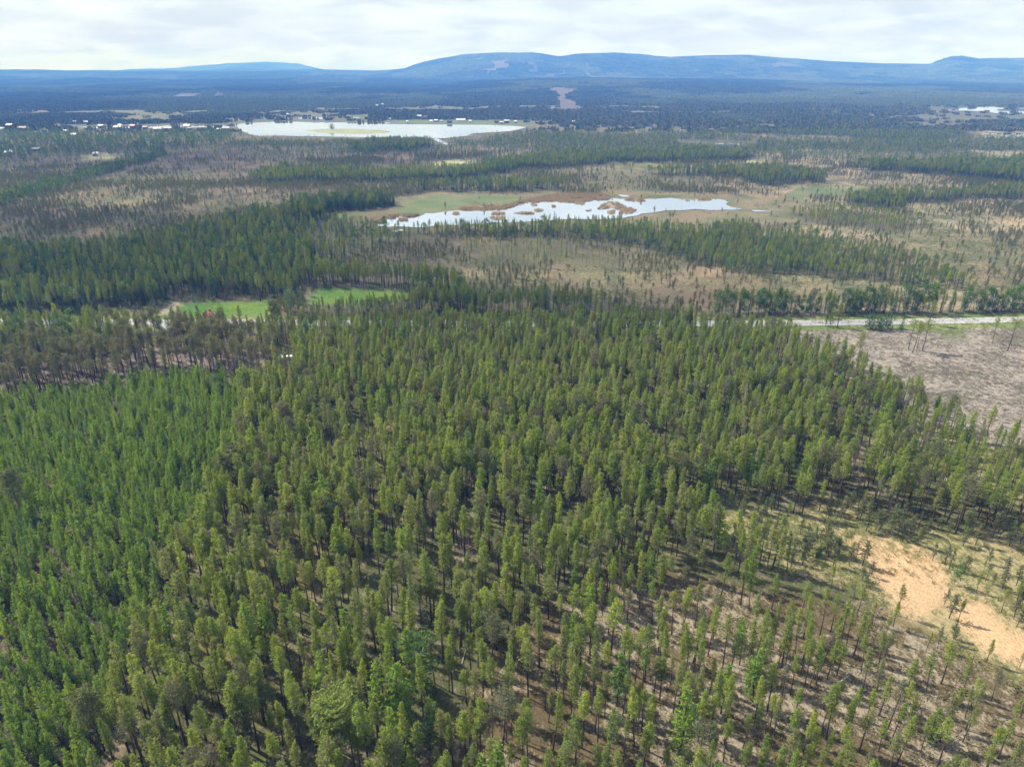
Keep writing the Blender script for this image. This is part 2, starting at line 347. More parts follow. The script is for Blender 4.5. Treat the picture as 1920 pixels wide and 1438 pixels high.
LAKE1 = [(707.5, 422), (728, 420), (722, 415), (718, 411), (730, 409.6), (734.7, 405), (748, 404.4), (760, 405), (765.6, 407.8), (778.7, 407.8), (793.7, 403.4), (801, 399.7), (815, 400.6), (827.5, 399), (846, 396), (868.8, 395), (887.5, 393.5), (898.7, 394.6), (936, 393.5), (955, 390.3), (971.9, 386.6), (986.9, 381), (1007.5, 381), (1015, 377), (1041, 376.6), (1056, 379), (1067, 379), (1092, 382.7), (1098, 377.5), (1123, 375.4), (1142, 374.4), (1144, 372.3), (1173, 374.4), (1186, 377), (1208.7, 377), (1210.8, 374.4), (1227.5, 373.3), (1258.7, 372.3), (1279.6, 374.4), (1285.8, 375.8), (1331.7, 374.4), (1345, 373.6), (1360.8, 376.5), (1366, 380.6), (1358.7, 382.7), (1373, 389), (1394, 392), (1373, 394.6), (1331.7, 394.6), (1310, 393.6), (1285.8, 395), (1248, 396), (1223, 400), (1206.7, 402.5), (1170, 409), (1120, 412), (1060, 413), (962, 418.5), (906, 420), (859, 422), (812, 424), (793.7, 427), (762, 426), (745, 425), (728, 426), (707.5, 425)]
LAKE2 = [(429, 235), (459, 232), (514, 229), (542, 228.7), (592, 230.3), (670, 230.3), (717, 230.3), (737.5, 230.3), (728, 231.8), (718.7, 233.2), (762, 234), (840.6, 234.5), (918.7, 235), (965.6, 237.3), (987.5, 239), (978, 242), (956, 246.7), (919, 249), (887, 251), (876.6, 255.3), (833, 260), (817, 260), (800, 260), (762, 259), (715.6, 258), (678, 258), (620, 257), (560, 256), (529, 255), (482.5, 255.5), (467, 252), (454, 246.7), (450, 242.8), (443, 239)]
ISLE2 = [(568, 244.8), (585, 243.6), (607.5, 242.5), (654, 242.5), (701, 244), (723, 245), (739, 248.3), (723, 251), (700, 252), (678, 252.6), (640, 251.6), (623, 251), (589, 249), (575, 246.4)]
LAKE3 = [(553, 221.6), (580, 220.6), (629, 220.5), (628, 222.4), (600, 224.2), (560, 223.6)]
LAKE4 = [(646, 220.6), (674, 220.4), (673, 222), (650, 222.2)]
LAKE5 = [(1774, 207.5), (1800, 203.5), (1850, 201), (1960, 199), (2300, 197), (2300, 203), (1960, 204), (1890, 204), (1868, 206), (1872, 209), (1960, 210), (2300, 210), (2300, 214), (1960, 214.5), (1868, 213), (1850, 210), (1820, 208.5)]
LAKE6 = [(122, 238.4), (180, 237), (290, 236.5), (400, 235), (436, 235), (436, 238.5), (380, 239.5), (300, 240.5), (180, 241)]
STREAM = [(806, 262), (820, 260.5), (830, 265), (842, 271.5), (834, 272.5), (820, 266)]
POND = [(1406, 394.6), (1425, 395.2), (1450, 398.5), (1432, 397.8), (1415, 398)]
POND2 = [(1158, 366), (1176, 367), (1182, 370), (1166, 370)]
RIVER = [(1836, 251), (1880, 250), (2200, 251), (2200, 253.4), (1900, 253.4), (1850, 252.8)]
CREEK = [(1286, 267), (1330, 268.5), (1400, 271), (1398, 272.4), (1330, 271), (1288, 269)]
POND3 = [(735, 434), (752, 431), (760, 433), (742, 436)]
LAKES = [LAKE1, LAKE2, LAKE3, LAKE4, LAKE5, LAKE6, STREAM, POND, POND2, RIVER, CREEK, POND3]

# ------------------------------------------------------------------ material helpers
def mat(name):
    m = bpy.data.materials.new(name); m.use_nodes = True
    t = m.node_tree; t.nodes.clear()
    o = N(t, 'ShaderNodeOutputMaterial')
    return m, t, o
def L(t, a, b): t.links.new(a, b)
def ramp(t, stops):
    r = N(t, 'ShaderNodeValToRGB')
    e = r.color_ramp.elements
    while len(e) < len(stops): e.new(0.5)
    for i, (p, c) in enumerate(stops):
        e[i].position = p; e[i].color = (*c, 1)
    return r
def simple(name, c, rough=0.8, var=0.25, scale=2.0):
    m, t, o = mat(name)
    b = N(t, 'ShaderNodeBsdfPrincipled'); b.inputs['Roughness'].default_value = rough
    tcn = N(t, 'ShaderNodeTexCoord'); no = N(t, 'ShaderNodeTexNoise'); no.inputs['Scale'].default_value = scale; no.inputs['Detail'].default_value = 5
    L(t, tcn.outputs['Object'], no.inputs['Vector'])
    r = ramp(t, [(0.3, tuple(x * (1 - var) for x in c)), (0.7, tuple(min(1, x * (1 + var)) for x in c))])
    L(t, no.outputs[0], r.inputs[0]); L(t, r.outputs[0], b.inputs['Base Color']); L(t, b.outputs[0], o.inputs[0])
    return m
def foliage(name, cols, transl=0.35, isl=0.35):
    m, t, o = mat(name)
    oi = N(t, 'ShaderNodeObjectInfo'); ge = N(t, 'ShaderNodeNewGeometry')
    r = ramp(t, [(i / (len(cols) - 1), c) for i, c in enumerate(cols)])
    L(t, oi.outputs['Random'], r.inputs[0])
    mr = N(t, 'ShaderNodeMapRange'); mr.inputs[3].default_value = 1 - isl; mr.inputs[4].default_value = 1 + isl
    L(t, ge.outputs['Random Per Island'], mr.inputs[0])
    mu = N(t, 'ShaderNodeMix', data_type='RGBA', blend_type='MULTIPLY'); mu.inputs[0].default_value = 1
    L(t, r.outputs[0], mu.inputs[6]); L(t, mr.outputs[0], mu.inputs[7])
    df = N(t, 'ShaderNodeBsdfDiffuse'); tr = N(t, 'ShaderNodeBsdfTranslucent')
    L(t, mu.outputs[2], df.inputs[0])
    mu2 = N(t, 'ShaderNodeMix', data_type='RGBA', blend_type='MULTIPLY'); mu2.inputs[0].default_value = 1; mu2.inputs[7].default_value = (1.25, 1.2, 0.6, 1)
    L(t, mu.outputs[2], mu2.inputs[6]); L(t, mu2.outputs[2], tr.inputs[0])
    mi = N(t, 'ShaderNodeMixShader'); mi.inputs[0].default_value = transl
    L(t, df.outputs[0], mi.inputs[1]); L(t, tr.outputs[0], mi.inputs[2]); L(t, mi.outputs[0], o.inputs[0])
    return m
M = {}
M['needles'] = foliage('pine_needles', [(0.225, 0.280, 0.066), (0.285, 0.355, 0.068), (0.175, 0.230, 0.070), (0.340, 0.405, 0.085), (0.250, 0.270, 0.120), (0.240, 0.325, 0.065), (0.290, 0.300, 0.120)], 0.45)
M['needles_young'] = foliage('young_pine_needles', [(0.185, 0.290, 0.058), (0.235, 0.340, 0.060), (0.145, 0.240, 0.062), (0.280, 0.365, 0.072)], 0.5)
M['needles_grey'] = foliage('bog_pine_needles', [(0.150, 0.170, 0.085), (0.180, 0.195, 0.095), (0.130, 0.155, 0.080), (0.180, 0.175, 0.110)], 0.45)
M['needles_old'] = foliage('old_pine_needles', [(0.175, 0.185, 0.100), (0.205, 0.215, 0.110), (0.150, 0.170, 0.090), (0.215, 0.205, 0.135)], 0.4)
M['twigdust'] = foliage('dead_twigs', [(.20, .17, .14), (.26, .22, .18)], .1)
M['spruce'] = foliage('spruce_needles', [(0.060, 0.110, 0.045), (0.080, 0.135, 0.050), (0.050, 0.095, 0.045)], 0.3)
M['birch'] = foliage('birch_leaves', [(0.080, 0.150, 0.040), (0.110, 0.190, 0.050), (0.070, 0.130, 0.045)], 0.4)
M['willow'] = foliage('willow_leaves', [(0.17, 0.24, 0.12), (0.20, 0.27, 0.14)], 0.4)
M['far_light'] = foliage('far_young_foliage', [(0.14, 0.175, 0.085), (0.17, 0.20, 0.095), (0.12, 0.155, 0.08)], 0.4, 0.4)
M['far_near'] = foliage('far_tree_foliage', [(0.12, 0.150, 0.075), (0.155, 0.175, 0.085), (0.10, 0.135, 0.07), (0.17, 0.165, 0.10)], 0.4, 0.45)
M['far'] = foliage('distant_tree_foliage', [(0.085, 0.120, 0.065), (0.115, 0.145, 0.075), (0.065, 0.100, 0.058), (0.130, 0.140, 0.090), (0.095, 0.140, 0.075)], 0.4, 0.5)
M['heather'] = foliage('heather_cover', [(0.100, 0.075, 0.040), (0.095, 0.125, 0.035), (0.140, 0.095, 0.055), (0.075, 0.100, 0.030)], 0.25)
M['scrub'] = foliage('yellow_scrub', [(0.19, 0.20, 0.065), (0.24, 0.24, 0.085), (0.14, 0.17, 0.055), (0.25, 0.20, 0.10)], 0.3)
M['straw'] = foliage('straw_tussocks', [(0.26, 0.215, 0.115), (0.21, 0.16, 0.10)], 0.2)
M['reed'] = foliage('dry_reed', [(0.34, 0.27, 0.21), (0.40, 0.31, 0.245), (0.28, 0.235, 0.175)], 0.3)
# bark: dark plates low down, orange above
m, t, o = mat('pine_bark')
b = N(t, 'ShaderNodeBsdfPrincipled'); b.inputs['Roughness'].default_value = 0.9
tcn = N(t, 'ShaderNodeTexCoord'); sx = N(t, 'ShaderNodeSeparateXYZ'); L(t, tcn.outputs['Object'], sx.inputs[0])
no = N(t, 'ShaderNodeTexNoise'); no.inputs['Scale'].default_value = 3
L(t, tcn.outputs['Object'], no.inputs['Vector'])
ad = N(t, 'ShaderNodeMath', operation='MULTIPLY_ADD'); ad.inputs[1].default_value = 4; L(t, no.outputs[0], ad.inputs[0]); L(t, sx.outputs[2], ad.inputs[2])
mr = N(t, 'ShaderNodeMapRange'); mr.inputs[1].default_value = 4; mr.inputs[2].default_value = 13; L(t, ad.outputs[0], mr.inputs[0])
r = ramp(t, [(0, (0.055, 0.042, 0.038)), (0.5, (0.085, 0.055, 0.042)), (1, (0.19, 0.10, 0.055))])
L(t, mr.outputs[0], r.inputs[0]); L(t, r.outputs[0], b.inputs['Base Color']); L(t, b.outputs[0], o.inputs[0])
M['bark'] = m
M['twig'] = simple('grey_twig', (0.16, 0.125, 0.105), 0.9)
M['birchbark'] = simple('birch_bark', (0.45, 0.44, 0.42), 0.7, 0.4, 6)
M['deadwood'] = simple('bleached_wood', (0.36, 0.33, 0.30), 0.8, 0.15, 3)
M['slashgreen'] = foliage('felling_regrowth', [(.12, .10, .065), (.15, .15, .07), (.20, .16, .12), (.10, .085, .06)], .2)
M['slash'] = simple('felling_debris', (0.19, 0.15, 0.12), 0.9, 0.45, 1.5)

# ground: two colours per place, told apart by fine noise; the share of the second is the attribute 'share'
m, t, o = mat('ground')
b = N(t, 'ShaderNodeBsdfPrincipled'); b.inputs['Roughness'].default_value = 0.95; b.inputs['Specular IOR Level'].default_value = 0.1
aA = N(t, 'ShaderNodeAttribute', attribute_name='colA'); aB = N(t, 'ShaderNodeAttribute', attribute_name='colB'); aS = N(t, 'ShaderNodeAttribute', attribute_name='share')
ge = N(t, 'ShaderNodeNewGeometry')
n1 = N(t, 'ShaderNodeTexNoise'); n1.inputs['Scale'].default_value = 0.62; n1.inputs['Detail'].default_value = 9; n1.inputs['Roughness'].default_value = 0.72
mp = N(t, 'ShaderNodeMapping'); mp.inputs['Rotation'].default_value = (0, 0, R(35)); mp.inputs['Scale'].default_value = (1, 0.6, 1)
L(t, ge.outputs['Position'], mp.inputs[0]); L(t, mp.outputs[0], n1.inputs['Vector'])
n0 = N(t, 'ShaderNodeTexNoise'); n0.inputs['Scale'].default_value = 0.05; n0.inputs['Detail'].default_value = 3
L(t, ge.outputs['Position'], n0.inputs['Vector'])
ad = N(t, 'ShaderNodeMath', operation='MULTIPLY_ADD'); ad.inputs[1].default_value = 0.5; L(t, n0.outputs[0], ad.inputs[0]); L(t, n1.outputs[0], ad.inputs[2])
sb = N(t, 'ShaderNodeMath', operation='ADD'); L(t, ad.outputs[0], sb.inputs[0]); L(t, aS.outputs['Fac'], sb.inputs[1])
mr = N(t, 'ShaderNodeMapRange'); mr.inputs[1].default_value = 1.19; mr.inputs[2].default_value = 1.31; L(t, sb.outputs[0], mr.inputs[0])
mi = N(t, 'ShaderNodeMix', data_type='RGBA'); L(t, mr.outputs[0], mi.inputs[0]); L(t, aA.outputs['Color'], mi.inputs[6]); L(t, aB.outputs['Color'], mi.inputs[7])
n3 = N(t, 'ShaderNodeTexNoise'); n3.inputs['Scale'].default_value = 2.8; n3.inputs['Detail'].default_value = 8; n3.inputs['Roughness'].default_value = 0.75
L(t, mp.outputs[0], n3.inputs['Vector'])
m3 = N(t, 'ShaderNodeMapRange'); m3.inputs[1].default_value = 0.3; m3.inputs[2].default_value = 0.7; m3.inputs[3].default_value = 0.5; m3.inputs[4].default_value = 1.45; L(t, n3.outputs[0], m3.inputs[0])
mu = N(t, 'ShaderNodeMix', data_type='RGBA', blend_type='MULTIPLY'); mu.inputs[0].default_value = 1; L(t, mi.outputs[2], mu.inputs[6]); L(t, m3.outputs[0], mu.inputs[7])
L(t, mu.outputs[2], b.inputs['Base Color'])
bp = N(t, 'ShaderNodeBump'); bp.inputs['Strength'].default_value = 0.6; bp.inputs['Distance'].default_value = 0.22
L(t, n3.outputs[0], bp.inputs['Height']); L(t, bp.outputs[0], b.inputs['Normal'])
L(t, b.outputs[0], o.inputs[0])
M['ground'] = m
# water
m, t, o = mat('lake_water')
b = N(t, 'ShaderNodeBsdfPrincipled'); b.inputs['Base Color'].default_value = (0.03, 0.035, 0.035, 1); b.inputs['Roughness'].default_value = 0.06; b.inputs['IOR'].default_value = 1.33
b.inputs['Specular IOR Level'].default_value = 1.0
ge = N(t, 'ShaderNodeNewGeometry'); no = N(t, 'ShaderNodeTexNoise'); no.inputs['Scale'].default_value = 0.5; no.inputs['Detail'].default_value = 3
L(t, ge.outputs['Position'], no.inputs['Vector'])
bp = N(t, 'ShaderNodeBump'); bp.inputs['Strength'].default_value = 0.04; bp.inputs['Distance'].default_value = 0.03
L(t, no.outputs[0], bp.inputs['Height']); L(t, bp.outputs[0], b.inputs['Normal'])
gl = N(t, 'ShaderNodeBsdfGlossy'); gl.inputs['Color'].default_value = (0.92, 0.93, 0.94, 1); gl.inputs['Roughness'].default_value = 0.05
L(t, bp.outputs[0], gl.inputs['Normal'])
mi = N(t, 'ShaderNodeMixShader'); mi.inputs[0].default_value = 0.93
L(t, b.outputs[0], mi.inputs[1]); L(t, gl.outputs[0], mi.inputs[2]); L(t, mi.outputs[0], o.inputs[0])
M['water'] = m
M['road'] = simple('pale_asphalt', (0.31, 0.30, 0.295), 0.85, 0.06, 0.5)
M['edge_line'] = simple('road_paint', (0.8, 0.8, 0.78), 0.6, 0.05)
M['bank'] = simple('reed_mud', (0.20, 0.16, 0.11), 0.95)
M['islegrass'] = simple('island_grass', (0.20, 0.21, 0.10), 0.95, 0.2, 0.05)

# ------------------------------------------------------------------ object helpers
def mk_mesh(name, verts, faces, mats, fmat=None, smooth=False):
    me = bpy.data.meshes.new(name)
    me.from_pydata([tuple(p) for p in verts], [], faces)
    for q in mats: me.materials.append(q)
    if fmat is not None: me.polygons.foreach_set('material_index', np.asarray(fmat, dtype=np.int32))
    if smooth: me.polygons.foreach_set('use_smooth', np.ones(len(faces), bool))
    me.update()
    return me
def put(name, data, parent=None, loc=None, coll=COL):
    o = bpy.data.objects.new(name, data)
    coll.objects.link(o)
    if parent is not None: o.parent = parent
    if loc is not None: o.location = loc
    return o
def tag(o, label=None, cat=None, group=None, kind=None):
    if label: o['label'] = label
    if cat: o['category'] = cat
    if group: o['group'] = group
    if kind: o['kind'] = kind
    return o

# ------------------------------------------------------------------ ground sheet
def build_ground():
    fine = np.linspace(-46, 46, 700)
    coarse_r = np.linspace(46, 180, 28)[1:]
    az = np.concatenate([-coarse_r[::-1], fine, coarse_r[:-1]])
    az = np.radians(az)
    r = np.concatenate([[1.0, 12, 25, 40, 52], np.geomspace(60, 2150, 330), np.geomspace(2190, 14600, 170), [14900]])
    A, Rr = np.meshgrid(az, r)
    X = (Rr * np.sin(A)).ravel(); Y = (Rr * np.cos(A)).ravel()
    Z = height(X, Y)
    d = np.hypot(X, Y)
    # fine unevenness of the forest floor near by (real relief), flat round roads and water
    dens, ht, mix, g, (u, v) = classify(X, Y, Z)
    rough = (fbm(X / 9, Y / 9, 41, 3) - 0.5) * 0.9 * (1 - sstep(d, 230, 420))
    flat = (g == 18) | (g == 19) | (np.abs(Y - road_y(X)) < 14)
    rough[flat] = 0
    Z = Z + np.minimum(rough, 0.5)
    front = Y > 20
    na, nr = len(az), len(r)
    i = np.arange(nr - 1)[:, None] * na; j = np.arange(na)[None, :]; j2 = (j + 1) % na
    f = np.stack([i + j, i + j2, i + na + j2, i + na + j], -1).reshape(-1, 4)
    me = bpy.data.meshes.new('ground')
    me.vertices.add(len(X)); me.vertices.foreach_set('co', np.stack([X, Y, Z], -1).ravel())
    me.loops.add(f.size); me.loops.foreach_set('vertex_index', f.ravel().astype(np.int32))
    me.polygons.add(len(f)); me.polygons.foreach_set('loop_start', (np.arange(len(f)) * 4).astype(np.int32))
    me.polygons.foreach_set('use_smooth', np.ones(len(f), bool))
    me.update(); me.validate()
    # ground colours: first, second, share of the second
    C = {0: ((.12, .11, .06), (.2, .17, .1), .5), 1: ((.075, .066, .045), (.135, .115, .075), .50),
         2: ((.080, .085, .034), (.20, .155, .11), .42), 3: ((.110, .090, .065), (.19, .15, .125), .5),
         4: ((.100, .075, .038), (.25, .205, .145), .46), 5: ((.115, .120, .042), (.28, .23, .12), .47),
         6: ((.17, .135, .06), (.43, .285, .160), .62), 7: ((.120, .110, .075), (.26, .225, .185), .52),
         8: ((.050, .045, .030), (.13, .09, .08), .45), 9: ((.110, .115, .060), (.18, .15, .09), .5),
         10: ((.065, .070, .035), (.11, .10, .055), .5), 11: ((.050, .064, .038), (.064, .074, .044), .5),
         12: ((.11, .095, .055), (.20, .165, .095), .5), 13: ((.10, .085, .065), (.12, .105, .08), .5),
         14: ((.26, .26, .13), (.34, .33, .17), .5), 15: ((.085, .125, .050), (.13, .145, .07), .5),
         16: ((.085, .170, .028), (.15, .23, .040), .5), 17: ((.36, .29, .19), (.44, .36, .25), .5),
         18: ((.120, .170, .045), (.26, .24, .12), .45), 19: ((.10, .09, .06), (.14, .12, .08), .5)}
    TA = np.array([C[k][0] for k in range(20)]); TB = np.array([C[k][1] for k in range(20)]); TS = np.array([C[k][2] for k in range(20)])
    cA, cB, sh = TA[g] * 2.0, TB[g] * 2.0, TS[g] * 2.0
    r2 = np.random.default_rng(3)
    for q in range(5):
        jr = 0.5 + 0.007 * d; jx, jy = r2.normal(0, 1, len(X)) * jr, r2.normal(0, 1.4, len(X)) * jr
        g2 = classify(X + jx, Y + jy, Z)[3]
        g2 = np.where((g == 19) | (g2 == 19) | (g == 18) | (g2 == 18), g, g2)
        cA += TA[g2]; cB += TB[g2]; sh += TS[g2]
    cA /= 7; cB /= 7; sh /= 7
    big = fbm(X / 120, Y / 90, 51, 4); mid = fbm(X / 25, Y / 25, 52, 3)
    bog = (g == 1) | (g == 9) | (g == 12)
    # bog: broad drifts of rusty, straw and green ground
    k = np.clip((big - 0.42) * 5, 0, 1)[:, None]
    cA = np.where(bog[:, None], cA * (1 - k) + np.array([.085, .095, .042]) * k, cA)
    k = np.clip((mid - 0.55) * 5, 0, 1)[:, None]
    cB = np.where(bog[:, None], cB * (1 - k) + np.array([.175, .132, .082]) * k, cB)
    nearp = ((g == 11) & (d < 2900))[:, None] * (1 - sstep(d, 2000, 2900))[:, None]
    cA = cA + nearp * np.array([.040, .032, .018]); cB = cB + nearp * np.array([.055, .045, .025])
    hillt = (g == 11)[:, None]
    t1 = fbm(X / 420, Y / 700, 77, 4); k = np.clip((t1 - .5) * 7, 0, 1)[:, None]
    cA = np.where(hillt, cA * (1 - k) + np.array([.095, .105, .055]) * k, cA)
    k = np.clip((fbm(X / 260, Y / 500, 78, 4) - .68) * 12, 0, 1)[:, None] * .12
    cB = np.where(hillt, cB * (1 - k) + np.array([.23, .19, .13]) * k, cB); cA = np.where(hillt, cA * (1 - k) + np.array([.23, .19, .13]) * k, cA)
    sun_tint = sstep(u, 1150, 1600)[:, None]
    cB = np.where((g == 1)[:, None], cB * (1 + 0.75 * sun_tint), cB)  # bog brightened towards the right: sunshine put into the ground colour
    # drifts of moss, berry scrub and lichen in the near forest
    nf = (g == 2)
    k = np.clip((mid - 0.45) * 5, 0, 1)[:, None]
    cB = np.where(nf[:, None], cB * (1 - k) + np.array([.15, .12, .045]) * k, cB)
    k = np.clip((fbm(X / 13, Y / 13, 61, 3) - 0.60) * 9, 0, 1)
    sh = np.where(nf, sh + 0.16 * k, sh)
    sh = sh + (mid - 0.5) * 0.22
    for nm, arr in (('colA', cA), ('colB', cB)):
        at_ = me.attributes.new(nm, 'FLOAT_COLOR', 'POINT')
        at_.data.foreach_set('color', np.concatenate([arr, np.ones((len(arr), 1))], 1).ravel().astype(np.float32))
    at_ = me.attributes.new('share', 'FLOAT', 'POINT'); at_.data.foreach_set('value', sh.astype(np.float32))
    me.materials.append(M['ground'])
    o = put('ground', me); tag(o, kind='structure')
    return o
build_ground()
def ground_z(X, Y):
    X = np.asarray(X, float); Y = np.asarray(Y, float)
    d = np.hypot(X, Y)
    return height(X, Y) + np.minimum((fbm(X / 9, Y / 9, 41, 3) - 0.5) * 0.9 * (1 - sstep(d, 230, 420)), .5)

# ------------------------------------------------------------------ water
def sheet(name, poly, z, m, kind='structure', jitter=0.0, seed=0, skirt=0.0, sub=6):
    pts = []
    n = len(poly)
    for i in range(n):
        a = at(*poly[i]); c = at(*poly[(i + 1) % n])
        L_ = math.hypot(c[0] - a[0], c[1] - a[1])
        k = max(1, int(L_ / sub))
        for q in range(k):
            s = q / k
            x = a[0] + (c[0] - a[0]) * s; y = a[1] + (c[1] - a[1]) * s
            pts.append((x, y))
    P = np.array(pts)
    if jitter:
        P[:, 0] += (fbm(P[:, 0] / 7, P[:, 1] / 7, seed + 71, 3) - .5) * 2 * jitter
        P[:, 1] += (fbm(P[:, 0] / 7, P[:, 1] / 7, seed + 72, 3) - .5) * 2 * jitter * 2
    nn = len(P)
    vs = [(x, y, z) for x, y in P]
    fs = [list(range(nn))]
    ar = 0.5 * np.sum(P[:, 0] * np.roll(P[:, 1], -1) - np.roll(P[:, 0], -1) * P[:, 1])
    if ar < 0: fs[0].reverse()
    if skirt:
        c = P.mean(0)
        vs = [(x, y, z) for x, y in (P - c) * 0.86 + c] + [(x, y, z - skirt) for x, y in P]
        for i in range(nn):
            j = (i + 1) % nn
            fs.append([i, nn + i, nn + j, j] if ar > 0 else [j, nn + j, nn + i, i])
    me = mk_mesh(name, vs, fs, [m])
    o = put(name, me); tag(o, kind=kind)
    return o
water_names = ['near_lake', 'far_lake', 'small_lake', 'small_lake', 'east_lake', 'west_lake', 'stream', 'pond', 'pond', 'river', 'stream', 'pond']
for nm, P in zip(water_names, LAKES):
    sheet(nm, P, 0.30, M['water'], jitter=2.0 if P is LAKE1 else 0, sub=5 if P is LAKE1 else 12)
sheet('lake_island', ISLE2, 0.9, M['islegrass'], skirt=0.9, sub=10)

# road with painted edge lines
def ribbon(name, pts, w, z, m, off=0.0, kind='structure', step=None):
    vs = []; fs = []
    for i, (x, y) in enumerate(pts):
        a = pts[max(i - 1, 0)]; c = pts[min(i + 1, len(pts) - 1)]
        tx, ty = c[0] - a[0], c[1] - a[1]; l = math.hypot(tx, ty); nx, ny = -ty / l, tx / l
        vs += [(x + nx * (off - w / 2), y + ny * (off - w / 2), z), (x + nx * (off + w / 2), y + ny * (off + w / 2), z)]
    for i in range(len(pts) - 1):
        fs.append([2 * i, 2 * i + 2, 2 * i + 3, 2 * i + 1])
    o = put(name, mk_mesh(name, vs, fs, [m]))
    if kind: tag(o, kind=kind)
    return o
def catmull(p, k=10):
    r_ = []
    for i in range(len(p) - 1):
        p0, p1, p2, p3 = p[max(i - 1, 0)], p[i], p[i + 1], p[min(i + 2, len(p) - 1)]
        for q in range(k):
            s = q / k
            r_.append(tuple(0.5 * ((2 * p1[j]) + (-p0[j] + p2[j]) * s + (2 * p0[j] - 5 * p1[j] + 4 * p2[j] - p3[j]) * s * s + (-p0[j] + 3 * p1[j] - 3 * p2[j] + p3[j]) * s ** 3) for j in (0, 1)))
    r_.append(p[-1])
    return r_
rp = catmull(road_pts, 12)
road = ribbon('road', rp, 6.8, 0.16, M['road'])
for off in (-3.1, 3.1):
    e = ribbon('edge_line', rp, 0.18, 0.170, M['edge_line'], off, kind=None); e.parent = road
drive = [at(302, 606), at(306, 612), at(320, 618), at(330, 625)]
ribbon('driveway', catmull(drive, 5), 4.0, 0.15, M['road'])

# ------------------------------------------------------------------ air
def box_mesh(name, x0, x1, y0, y1, z0, z1, mats=()):
    vs = [(x, y, z) for z in (z0, z1) for y in (y0, y1) for x in (x0, x1)]
    fs = [(0, 2, 3, 1), (4, 5, 7, 6), (0, 1, 5, 4), (2, 6, 7, 3), (0, 4, 6, 2), (1, 3, 7, 5)]
    return mk_mesh(name, vs, fs, list(mats))
m, t, o = mat('air')
pv = N(t, 'ShaderNodeVolumePrincipled')
pv.inputs['Color'].default_value = HAZE_COL
pv.inputs['Absorption Color'].default_value = (1, 1, 1, 1)
pv.inputs['Density'].default_value = HAZE_D
pv.inputs['Anisotropy'].default_value = 0.0
L(t, pv.outputs[0], o.inputs['Volume'])
tag(put('haze', box_mesh('haze', -15000, 15000, -15000, 15000, -3, 300, [m])), kind='stuff')

# clouds drifting above: their shade falls on the left and the far country
m, t, o = mat('cloud')
tcn = N(t, 'ShaderNodeTexCoord'); ln_ = N(t, 'ShaderNodeVectorMath', operation='LENGTH'); L(t, tcn.outputs['Object'], ln_.inputs[0])
no = N(t, 'ShaderNodeTexNoise'); no.inputs['Scale'].default_value = 2.2; no.inputs['Detail'].default_value = 6; L(t, tcn.outputs['Object'], no.inputs['Vector'])
sm = N(t, 'ShaderNodeMath', operation='MULTIPLY_ADD'); sm.inputs[1].default_value = 1.1; L(t, no.outputs[0], sm.inputs[0]); L(t, ln_.outputs['Value'], sm.inputs[2])
mr = N(t, 'ShaderNodeMapRange'); mr.inputs[1].default_value = 1.0; mr.inputs[2].default_value = 1.5; mr.inputs[3].default_value = 0.58; mr.inputs[4].default_value = 0.0; L(t, sm.outputs[0], mr.inputs[0])
tp = N(t, 'ShaderNodeBsdfTransparent'); tl = N(t, 'ShaderNodeBsdfTranslucent'); tl.inputs[0].default_value = (.9, .9, .9, 1)
mi = N(t, 'ShaderNodeMixShader'); L(t, mr.outputs[0], mi.inputs[0]); L(t, tp.outputs[0], mi.inputs[1]); L(t, tl.outputs[0], mi.inputs[2]); L(t, mi.outputs[0], o.inputs[0])
CLOUD_Z = 1000.0
def cloud(gx, gy, rx, ry, rz_, seed):
    rnd = random.Random(seed); vs = []; fs = []
    nu, nv_ = 28, 10
    for i in range(nv_ + 1):
        ph = math.pi * i / nv_
        for j in range(nu):
            th = 2 * math.pi * j / nu
            x, y, z = math.sin(ph) * math.cos(th), math.sin(ph) * math.sin(th), math.cos(ph)
            k = 0.82 + 0.3 * float(fbm(np.array([x * 2.1 + seed]), np.array([y * 2.1 + z]), 3, 4)[0])
            vs.append((x * k, y * k, z * k * (1 if z > 0 else .35)))
    for i in range(nv_):
        for j in range(nu):
            j2 = (j + 1) % nu
            fs.append([i * nu + j, (i + 1) * nu + j, (i + 1) * nu + j2, i * nu + j2])
    me = mk_mesh('cloud', vs, fs, [m], smooth=True); me.validate()
    o_ = put('cloud', me); tag(o_, kind='stuff')
    k = CLOUD_Z / sun_dir.z
    o_.location = (gx + sun_dir.x * k, gy + sun_dir.y * k, CLOUD_Z); o_.scale = (rx, ry, rz_)
for c_ in CLOUDS: cloud(*c_)

